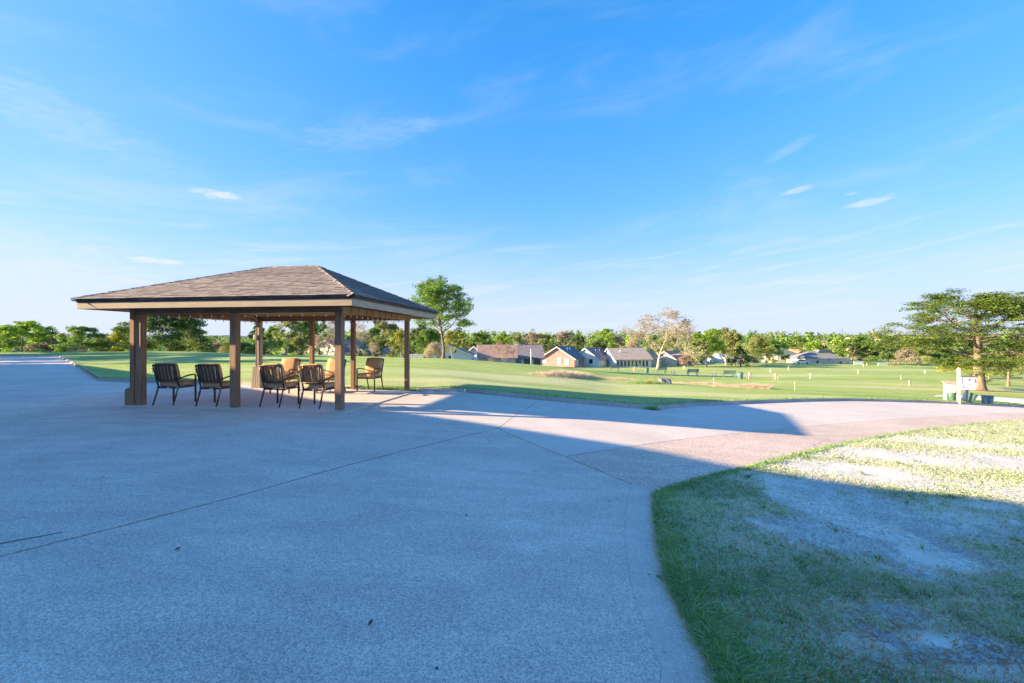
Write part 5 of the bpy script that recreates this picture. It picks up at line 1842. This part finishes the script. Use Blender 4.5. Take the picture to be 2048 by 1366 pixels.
def make_bag_stand():
    root = empty("bag_stand")
    for s in (-1, 1):
        MB().bar((s * .30, -.1, -.06), (s * .06, .05, .72), .05, .05).build("leg", M["stand_white"], root)
        MB().bar((s * .27, .25, -.06), (s * .20, .1, .70), .04, .04).build("leg", M["stand_red"], root)
    MB().bar((-.26, .06, .62), (.26, .06, .62), .04, .04).build("rail", M["stand_white"], root)
    MB().bar((-.24, -.05, .18), (.24, -.05, .18), .04, .03).build("rail", M["stand_white"], root)
    return root


def make_bin(mat, r=.24, h=.6, name="litter_bin"):
    root = empty(name)
    MB().tube([(0, 0, 0), (0, 0, .02), (0, 0, h * .6), (0, 0, h)], [r * .78, r * .82, r * .93, r], 16).build("body", M[mat], root)
    MB().tube([(0, 0, h * .97), (0, 0, h * 1.04)], [r * 1.05, r * 1.05], 16).build("rim", M[mat], root)
    MB().tube([(0, 0, h * 1.041), (0, 0, h * 1.044)], [r * .9, r * .9], 16).build("mouth_shade", M["tyre"], root)  # black disc on the closed top, painted shade for the hollow inside
    return root


def range_things():
    G1 = "benches along the driving range"
    proto = None
    for px, py, rot, lab in ((1229, 742.5, 8, "green bench farthest off, in front of the long windowed house"),
                             (1323, 746.5, 6, "green bench straight beyond the grey rock"),
                             (1385, 751.5, 2, "green bench midway between the grey rock and the blue bin"),
                             (1457, 755.5, -4, "green bench just beside the blue bin on the range")):
        p = field(px, py)
        o = make_bench() if proto is None else copy_tree(proto)
        proto = proto or o
        o.location = p; o.rotation_euler = (0, 0, R(rot + 180)); tag(o, lab, "bench", G1)
        o.scale = (1.0, 1.0, 1.1)
    proto = None
    for px, py, lab in ((1269, 744, "white golf bag stand in front of the cream gable house"), (1347, 749, "white golf bag stand between the first two near benches"),
                        (1428, 753, "white golf bag stand just left of the bench by the blue bin"), (1500, 757.5, "white golf bag stand right of the blue bin"),
                        (1552, 760, "red legged golf bag stand nearest the dry grass bank's end")):
        p = field(px, py)
        o = make_bag_stand() if proto is None else copy_tree(proto)
        proto = proto or o
        o.location = p; o.rotation_euler = (0, 0, R(rnd.uniform(-30, 30))); tag(o, lab, "bag stand", "golf bag stands on the range")
    for px, py, m, lab in ((1293.5, 746, "bin_green", "small green bin left of the nearest pair of benches"), (1480.5, 758, "bin_blue", "blue bin standing on the range between bench and bag stand")):
        p = field(px, py); b = make_bin(m, .30, .72); b.location = p; tag(b, lab, "bin")
    # distance markers: upright white boards and stakes
    G2 = "distance markers on the range"
    for px, py, w, h, m, lab in (
            (1368, 737, .7, .75, "stand_white", "squat white marker box before the cream houses"), (1541, 745.5, .28, .8, "stand_white", "white marker nearest the blue roofed house's left end"),
            (1577, 739.5, .28, .8, "stand_white", "small white marker below the blue roofed house"), (1620.5, 756.5, .26, .75, "stand_white", "white marker in the middle of the open range"),
            (1716.5, 748, .45, .95, "post_yellow", "largest yellow marker block on the far range"), (1727.5, 733.5, .5, .9, "post_yellow", "yellow marker block beside the white garden wall"),
            (1733.5, 731, .5, .8, "post_yellow", "paler yellow block just past the wall's end"), (1802, 759, .2, .6, "stand_white", "thin white marker left of the painted stand"),
            (1819.5, 771.5, .26, .55, "stand_white", "low white marker closest to the painted stand"), (1850, 747, .45, .7, "post_yellow", "pale marker far under the pine's left boughs"),
            (1977.5, 759, .24, .5, "post_yellow", "round topped pale marker right of the pine's trunk")):
        x, y, z = field(px, py)
        w *= .5; h *= .75
        r = empty("distance_marker", (x, y, z), R(rnd.uniform(-12, 12)), lab, "marker", G2)
        MB().box(-w / 2, w / 2, -w / 4, w / 4, -.1, h).build("block", M[m], r, .02, 1)
        MB().box(-w / 2 - .02, w / 2 + .02, -w / 4 - .02, w / 4 + .02, h + .001, h + .04).build("cap", M[m], r)
    for px, y0, y1, lab in ((1427.5, 775.5, 756, "thin pale stake leaning on nothing before the dry bank"), (1589.5, 781, 763, "thin yellowish stake right of the dry grass bank")):
        x, y, z = field(px, y0)
        h = (y0 - y1) / F * y
        r = empty("range_stake", (x, y, z), 0, lab.replace(" leaning on nothing", ""), "stake")
        MB().tube([(0, 0, -.1), (0, 0, h)], [.017, .013], 7).build("stake", M["post_yellow"], r)
        MB().tube([(0, 0, h * .93), (0, 0, h * 1.0)], [.020, .020], 7).build("cap", M["stand_white"], r)
    # notice by the houses
    x, y, z = field(1273, 736)
    r = empty("notice_board", (x, y, z), 0, "small blue white notice board pair by the long windowed house", "notice board")
    for s in (-1, 1):
        MB().box(s * .55 - .05, s * .55 + .05, -.05, .05, -.1, 1.1).build("post", M["stand_white"], r)
        MB().box(s * .55 - .35, s * .55 + .35, -.08, -.052, .45, 1.05).build("board", M["glass_teal"], r)
    x, y, z = at(1000, 60)
    # pale utility post before the sunroom house
    x, y, z = at(1062, 88); 
    r = empty("lamp_post", (x, y, z), 0, "pale upright post in front of the sunroom house", "post")
    MB().tube([(0, 0, -.3), (0, 0, EYE - (699 - CY) / F * 88 - z)], [.10, .09], 8).build("pole", M["stand_white"], r)
    MB().tube([(0, 0, EYE - (699 - CY) / F * 88 - z + .002), (0, 0, EYE - (697.5 - CY) / F * 88 - z)], [.14, .10], 8).build("cap", M["stand_white"], r)


range_things()


def build_rock():
    x, y, z = field(1332, 768.5)
    g = np.random.default_rng(3)
    bm = bmesh.new()
    bmesh.ops.create_icosphere(bm, subdivisions=4, radius=1)
    for v in bm.verts:
        c = v.co
        k = 1 + .22 * math.sin(c.x * 3.1 + 1) * math.cos(c.y * 2.7) + .12 * math.sin(c.z * 6 + c.x * 4) + .04 * math.sin(c.x * 17 + c.y * 13) * math.cos(c.z * 15)
        v.co = Vector((c.x * .52 * k - max(0, c.z) * .22, c.y * .45 * k, max(-.25, c.z * .56 * k)))
        v.co.z = min(v.co.z, .40 - .34 * max(0, v.co.x - .05))
    for f in bm.faces: f.smooth = False
    me = bpy.data.meshes.new("boulder"); bm.to_mesh(me); bm.free(); me.materials.append(M["rock_grey"])
    o = link("boulder", me); o.location = (x, y, z); o.rotation_euler = (0, 0, R(-14))
    tag(o, "grey slant sided boulder lying in the middle of the lawn", "boulder")
    for dx, s, dy in ((-.62, .20, -.06), (-.80, .15, .1)):
        c = o.copy(); COL.objects.link(c); c.location = (x + dx, y + dy, z - .01); c.scale = (s / .5, s / .5, s / .42); c.rotation_euler = (0, 0, R(60))
        c.name = "stone"; tag(c, {-.62: "small brown stone against the grey boulder's side", -.80: "smallest stone beside the orange tuft at the boulder"}[dx], "stone")
    # orange dead tuft against it
    n = 900
    a = G.normal(0, .22, n); b = G.normal(0, .16, n)
    px_, py_ = x - 1.05 + a, y - .05 + b
    blades("dead_tuft", px_, py_, np.asarray(gz(px_, py_)), G.uniform(.12, .45, n) * np.exp(-(a / .3) ** 2), G.uniform(.012, .022, n), "needle_brown", "orange brown dead tuft beside the grey boulder", .9)
    n = 1500
    a = G.normal(0, .55, n); b = G.normal(0, .25, n)
    px_, py_ = x - 1.4 + a, y - .45 + b
    blades("rough_grass", px_, py_, np.asarray(gz(px_, py_)), G.uniform(.08, .28, n), G.uniform(.012, .025, n), "blade_green", "rank green grass in front of the grey boulder", .9)


build_rock()


def dead_grass_banks():
    """the banks of long bleached grass on the slope"""
    V = []
    xs, ys, hs = [], [], []
    def bank(px0, py0, px1, py1, n, width, h0, h1):
        a, b = field(px0, py0), field(px1, py1)
        t = G.random(n)
        w = G.normal(0, 1, n)
        d = np.array([b[0] - a[0], b[1] - a[1]]); L = np.hypot(*d); nr = np.array([-d[1], d[0]]) / L
        lump = 0.55 + 0.9 * fbm2(t * L, w * .6, 71, 3, .5)
        x = a[0] + d[0] * t + nr[0] * w * width; y = a[1] + d[1] * t + nr[1] * w * width
        h = (h0 + (h1 - h0) * t) * lump * np.exp(-(w / 1.6) ** 2) * G.uniform(.5, 1.1, n)
        ok = h > .05
        xs.append(x[ok]); ys.append(y[ok]); hs.append(h[ok])
    bank(1072, 751, 1142, 755, 4500, .55, .40, .48)
    bank(1132, 755, 1180, 755, 3600, .42, .46, .4)
    bank(1175, 755, 1275, 763, 4500, .5, .3, .2)
    bank(1345, 767, 1440, 773, 4500, .5, .24, .28)
    bank(1430, 773, 1540, 779, 5500, .5, .3, .34)
    x, y, h = map(np.concatenate, (xs, ys, hs))
    blades("long_dry_grass", x, y, np.asarray(gz(x, y)) - .02, h, G.uniform(.018, .04, len(x)), "straw", "banks of long bleached grass across the slope", 1.1)


dead_grass_banks()


# ------------------------------------------------------------------ painted stands, bins and path by the kerb under the pine
def kerb_side():
    # pale concrete strip path
    def strip(poly, name, label):
        pts = [field(*p) for p in poly]
        mb = MB()
        n = len(pts) // 2
        top, bot = pts[:n], pts[n:][::-1]
        for i in range(n - 1):
            sub = 4
            for k in range(sub):
                q = [tuple(np.array(top[i]) + (np.array(top[i + 1]) - np.array(top[i])) * f) for f in (k / sub, (k + 1) / sub)]
                r = [tuple(np.array(bot[i]) + (np.array(bot[i + 1]) - np.array(bot[i])) * f) for f in (k / sub, (k + 1) / sub)]
                lift = lambda p: (p[0], p[1], float(gz(p[0], p[1])) + .03)
                low = lambda p: (p[0], p[1], float(gz(p[0], p[1])) - .05)
                mb.quadbox([low(r[0]), low(r[1]), low(q[1]), low(q[0]), lift(r[0]), lift(r[1]), lift(q[1]), lift(q[0])])
        tag(mb.build(name, M["path_pale"]), label, None, None, "structure")
    strip([(1870, 791.5), (1915, 792), (1960, 792), (2010, 796), (2070, 800), (2070, 809), (2010, 803), (1960, 799), (1915, 795.5), (1870, 794)], "path", "narrow pale concrete path behind the painted stands")
    # cooler stand: a white box with pitched lid on four legs
    x, y, z = field(1899, 799.5)
    k = y / F                       # metres per photo pixel there
    w, hh = 21 * k, 37 * k
    r = empty("cooler_stand", (x, y, z), R(-24), "white box stand on legs with a brown sloping lid", "stand")
    w2 = w / 2 * .76; dp = .55 * w2 * 2; bz = hh * .36
    MB().box(-w2, w2, -dp / 2, dp / 2, bz, hh * .88).build("box", M["stand_white"], r, .01, 1)
    for sx in (-1, 1):
        for sy in (-1, 1): MB().box(sx * w2 - (.07 if sx > 0 else -.0), sx * w2 + (.0 if sx > 0 else .07), sy * dp / 2 - (.07 if sy > 0 else 0), sy * dp / 2 + (0 if sy > 0 else .07), -.05, bz - .002).build("leg", M["stand_white"], r)
    MB().quadbox([(-w2 - .06, -dp / 2 - .08, hh * .885), (w2 + .06, -dp / 2 - .08, hh * .885), (w2 + .06, dp / 2 + .08, hh * .96), (-w2 - .06, dp / 2 + .08, hh * .96),
                  (-w2 - .06, -dp / 2 - .08, hh * .925), (w2 + .06, -dp / 2 - .08, hh * .925), (w2 + .06, dp / 2 + .08, hh * 1.0), (-w2 - .06, dp / 2 + .08, hh * 1.0)]).build("lid", M["stand_roof"], r)
    MB().box(-w2 + .02, w2 - .02, -dp / 2 - .02, -dp / 2 - .001, bz + .01, bz + .06).build("rail", M["stand_white"], r)
    MB().tube([(-w2 * .72, -dp / 2 - .004, bz + hh * .18), (-w2 * .72, -dp / 2 - .03, bz + hh * .18)], .028, 8).build("latch", M["steel_dark"], r)
    MB().box(w2 + .001, w2 + .03, -.06, .06, bz - .03, bz + .10).build("bracket", M["steel_dark"], r)
    c = make_bin("bin_green", .17, .36, "water_keg"); c.location = (x + .05, y - .05, z); tag(c, "small green keg standing under the white box stand", "keg")
    # tall white post with the notice box
    x, y, z = field(1917.5, 808)
    k = y / F
    H = 67 * k
    r = empty("sign_post", (x, y, z), R(-12), "tall white square post carrying a white notice box", "sign post")
    p = .045 * k / .0234
    MB().box(-p, p, -p, p, -.1, H).build("post", M["stand_white"], r, .006, 1)
    MB().quadbox([(-p - .01, -p - .01, H + .001), (p + .01, -p - .01, H + .001), (p + .01, p + .01, H + .001), (-p - .01, p + .01, H + .001), (-.01, -.01, H + .05), (.01, -.01, H + .05), (.01, .01, H + .05), (-.01, .01, H + .05)]).build("cap", M["stand_white"], r)
    bx0, bx1 = p + .012, p + .012 + 26 * k
    z0, z1 = (808 - 783) * k, (808 - 757) * k
    zm = z0 + (z1 - z0) * .40
    b = MB().box(bx0, bx1, -.05, .16, zm + .012, z1).build("notice_box", M["stand_white"], r, .008, 1)
    MB().box(bx0 - .015, bx1 + .02, -.08, .19, z1 + .002, z1 + .03).build("lid", M["steel_dark"], b)
    MB().box(bx0, bx1 - .02, -.045, .15, z0, zm).build("lower_box", M["stand_white"], r, .006, 1)
    MB().box(bx0 + .003, bx0 + .06, -.0545, -.0505, zm + .05, z1 - .03).build("edge_stripe", M["ink_blue"], b)
    # dark marks on the board: a small seven like hook, a long curved stroke and a blue spot below
    y_ = -.0545
    def mark(pts, rad, m="ink_dark", par=b): MB().tube([(bx0 + (bx1 - bx0) * u, y_, zm + (z1 - zm) * v) for u, v in pts], rad, 6).build("marking", M[m], par)
    mark([(.44, .62), (.50, .70), (.58, .71), (.55, .55), (.48, .46)], .011)
    mark([(.78, .74), (.86, .72), (.90, .60), (.90, .42), (.95, .24)], .013)
    mark([(.30, .22), (.36, .22)], .008); mark([(.42, .21), (.46, .21)], .008)
    y_ = -.049
    zs, z1s = zm, z1
    MB().tube([(bx0 + .09, -.0475, z0 + (zm - z0) * .5), (bx0 + .09, -.0525, z0 + (zm - z0) * .5)], .05, 10).build("marking", M["ink_blue"], r)
    # ball washer on its post
    x, y, z = field(1934, 809)
    k = y / F; H = 34 * k
    r = empty("ball_washer", (x, y, z), 0, "small green ball washer on a dark post before the notice box", "ball washer")
    MB().tube([(0, 0, -.1), (0, 0, H * .70)], .028, 8).build("post", M["steel_dark"], r)
    MB().tube([(0, 0, H * .68), (0, 0, H * .74), (0, 0, H * .90), (0, 0, H * .97)], [.05, .085, .095, .06], 12).build("tank", M["bin_green"], r)
    MB().tube([(0, 0, H * .971), (0, 0, H * 1.04)], [.03, .02], 8).build("plunger", M["steel_dark"], r)
    MB().box(-.11, .11, -.105, -.096, H * .76, H * .88).build("label_plate", M["stand_white"], r, .004, 1)
    # white towel sack hanging behind it
    x, y, z = field(1929, 801)
    k = y / F
    r = MB().quadbox([(-.02, -.1, 18 * k * .1), (8 * k, -.1, -.02), (8 * k, .1, -.02), (-.02, .1, 18 * k * .1), (6 * k, -.06, 18 * k), (9 * k, -.06, 18 * k), (9 * k, .06, 18 * k), (6 * k, .06, 18 * k)]).build("cloth_sack", M["stand_white"], None, .02)
    r.location = (x - 3 * k, y, z); tag(r, "white cloth sack slumped behind the ball washer", "sack")
    # bins
    x, y, z = field(1944, 808.5); k = y / F
    b = make_bin("bin_green", 5.6 * k, 17.5 * k, "seed_bucket"); b.location = (x - .10, y, z + .02); b.rotation_euler = (R(4), R(24), 0); tag(b, "tilted green bucket leaning beside the ball washer", "bucket")
    x, y, z = field(1969, 810); k = y / F
    b = make_bin("bin_blue", 4.9 * k, 15.5 * k); b.location = (x, y, z); b.scale = (1, 1, 1); b.rotation_euler = (0, 0, 0); tag(b, "blue grey bin next to the tilted green bucket", "bin", "two blue grey bins by the kerb")
    c = copy_tree(b); x2, y2, z2 = field(1980, 810.5); c.location = (x2, y2, z2); c.scale = (1.12, 1.12, 1.0); tag(c, "wider blue grey bin, outer one of the two by the kerb", "bin", "two blue grey bins by the kerb")
    # ring of brown mulch at the pine's foot
    x, y, z = at(1957, 36.5)
    g = MB()
    n = 40
    pts = []
    for i in range(n):
        a = 2 * math.pi * i / n; rr = 1.15 + .25 * math.sin(a * 3 + 1) + rnd.uniform(-.08, .08)
        qx, qy = x + math.cos(a) * rr, y + math.sin(a) * rr * .9
        pts.append((qx, qy, float(gz(qx, qy)) - .02))
    g.v = pts + [(x, y, float(gz(x, y)) + .10)]
    g.f = [(i, (i + 1) % n, n) for i in range(n)]; g.s = [True] * n
    tag(g.build("mulch_bed", M["mulch"]), "ring of brown needle mulch round the great pine's foot", None, None, "structure")


kerb_side()


def build_car():
    x, y, z = field(1601, 727.5)
    y = min(y, 130.0); x = (1601 - CX) / F * y; z = float(gz(x, y))
    root = empty("parked_car", (x, y, z), R(8), "white car parked in front of the slate blue roofed house", "car")
    body = MB().prism([(-2.2, .30), (2.2, .30), (2.25, .62), (2.1, .80), (1.25, .92), (.55, 1.38), (-1.0, 1.42), (-1.85, .98), (-2.2, .92)], -.85, .85)
    body.build("body", M["car_white"], root, .05)
    for s in (-1, 1):
        MB().prism([(1.05, .93), (.48, 1.30), (-.92, 1.34), (-1.55, .99)], s * .862 - .004, s * .862 + .004).build("side_window", M["glass_dark"], root)
        for wx in (-1.35, 1.40):
            w = MB().tube([(wx, s * .70, .32), (wx, s * .88, .32)], .33, 18).build("wheel", M["tyre"], root)
            MB().tube([(wx, s * .881, .32), (wx, s * .90, .32)], .18, 12).build("rim", M["conduit_grey"], w)
        MB().box(2.16, 2.262, s * .62 - .16, s * .62 + .16, .62, .76).build("headlight", M["bulb_glass"], root)
    MB().quadbox([(1.27, -.72, .935), (1.27, .72, .935), (.60, .66, 1.375), (.60, -.66, 1.375), (1.30, -.72, .95), (1.30, .72, .95), (.63, .66, 1.39), (.63, -.66, 1.39)]).build("windscreen", M["glass_dark"], root)


build_car()


# ------------------------------------------------------------------ the clubhouse whose shadow lies on the forecourt (outside the frame)
def build_clubhouse():
    root = empty("clubhouse", (0, 0, 0), 0, "long flat roofed clubhouse out of frame whose broad shadow covers the forecourt", "clubhouse")
    te = math.tan(R(SUN_EL))
    H = 4.6
    edge = []
    for px, py in CLUB_EDGE:
        x, y = pave(px, py)
        s = (H - float(zp(x))) / te
        edge.append((x - LX * s, y - LY * s))
    foot = edge + [(edge[-1][0] + 2, edge[-1][1] - 4), (edge[-1][0] + 2, -18), (-70, -18), (edge[0][0] - 22, edge[0][1] - 10)]
    def ring(poly, z0, z1):
        mb = MB(); n = len(poly)
        mb.v = [(x, y, z0) for x, y in poly] + [(x, y, z1) for x, y in poly]
        mb.f = [tuple(range(n))[::-1], tuple(range(n, 2 * n))] + [(i, (i + 1) % n, n + (i + 1) % n, n + i) for i in range(n)]
        mb.s = [False] * len(mb.f)
        return mb
    ring(inset(foot, .3), -.05, H - .45).build("wall", M["club_fill_cream"], root)
    ring(foot, H - .45, H).build("roof", M["club_trim"], root)
    for a, b in zip(edge, edge[1:]):
        d = Vector((b[0] - a[0], b[1] - a[1])); L = d.length; d.normalize()
        nrm = Vector((d.y, -d.x))
        if nrm.x < 0: nrm = -nrm
        n = int(L // 3.2)
        for i in range(n):
            c = Vector(a) + d * (1.6 + i * 3.2) - nrm * 0.3
            wn = MB().box(-.8, .8, -.06, .06, .9, 2.6).build("window", M["white_paint"], root)
            wn.location = (c.x, c.y, 0); wn.rotation_euler = (0, 0, math.atan2(d.y, d.x))
            MB().box(-.7, .7, -.075, .075, 1.0, 2.5).build("pane", M["glass_dark"], wn)
    return root


plain("club_fill_cream", (0.80, 0.70, 0.55), 0.85, 0.06, 1)  # unseen walls made pale cream to bounce fill into the shaded forecourt
plain("club_trim", (0.55, 0.53, 0.50), 0.6, 0.1)
CLUB_EDGE = ((128, 727.5), (420, 764), (700, 811), (960, 846), (1290, 896), (1500, 938), (1800, 983), (2048, 1008))
build_clubhouse()
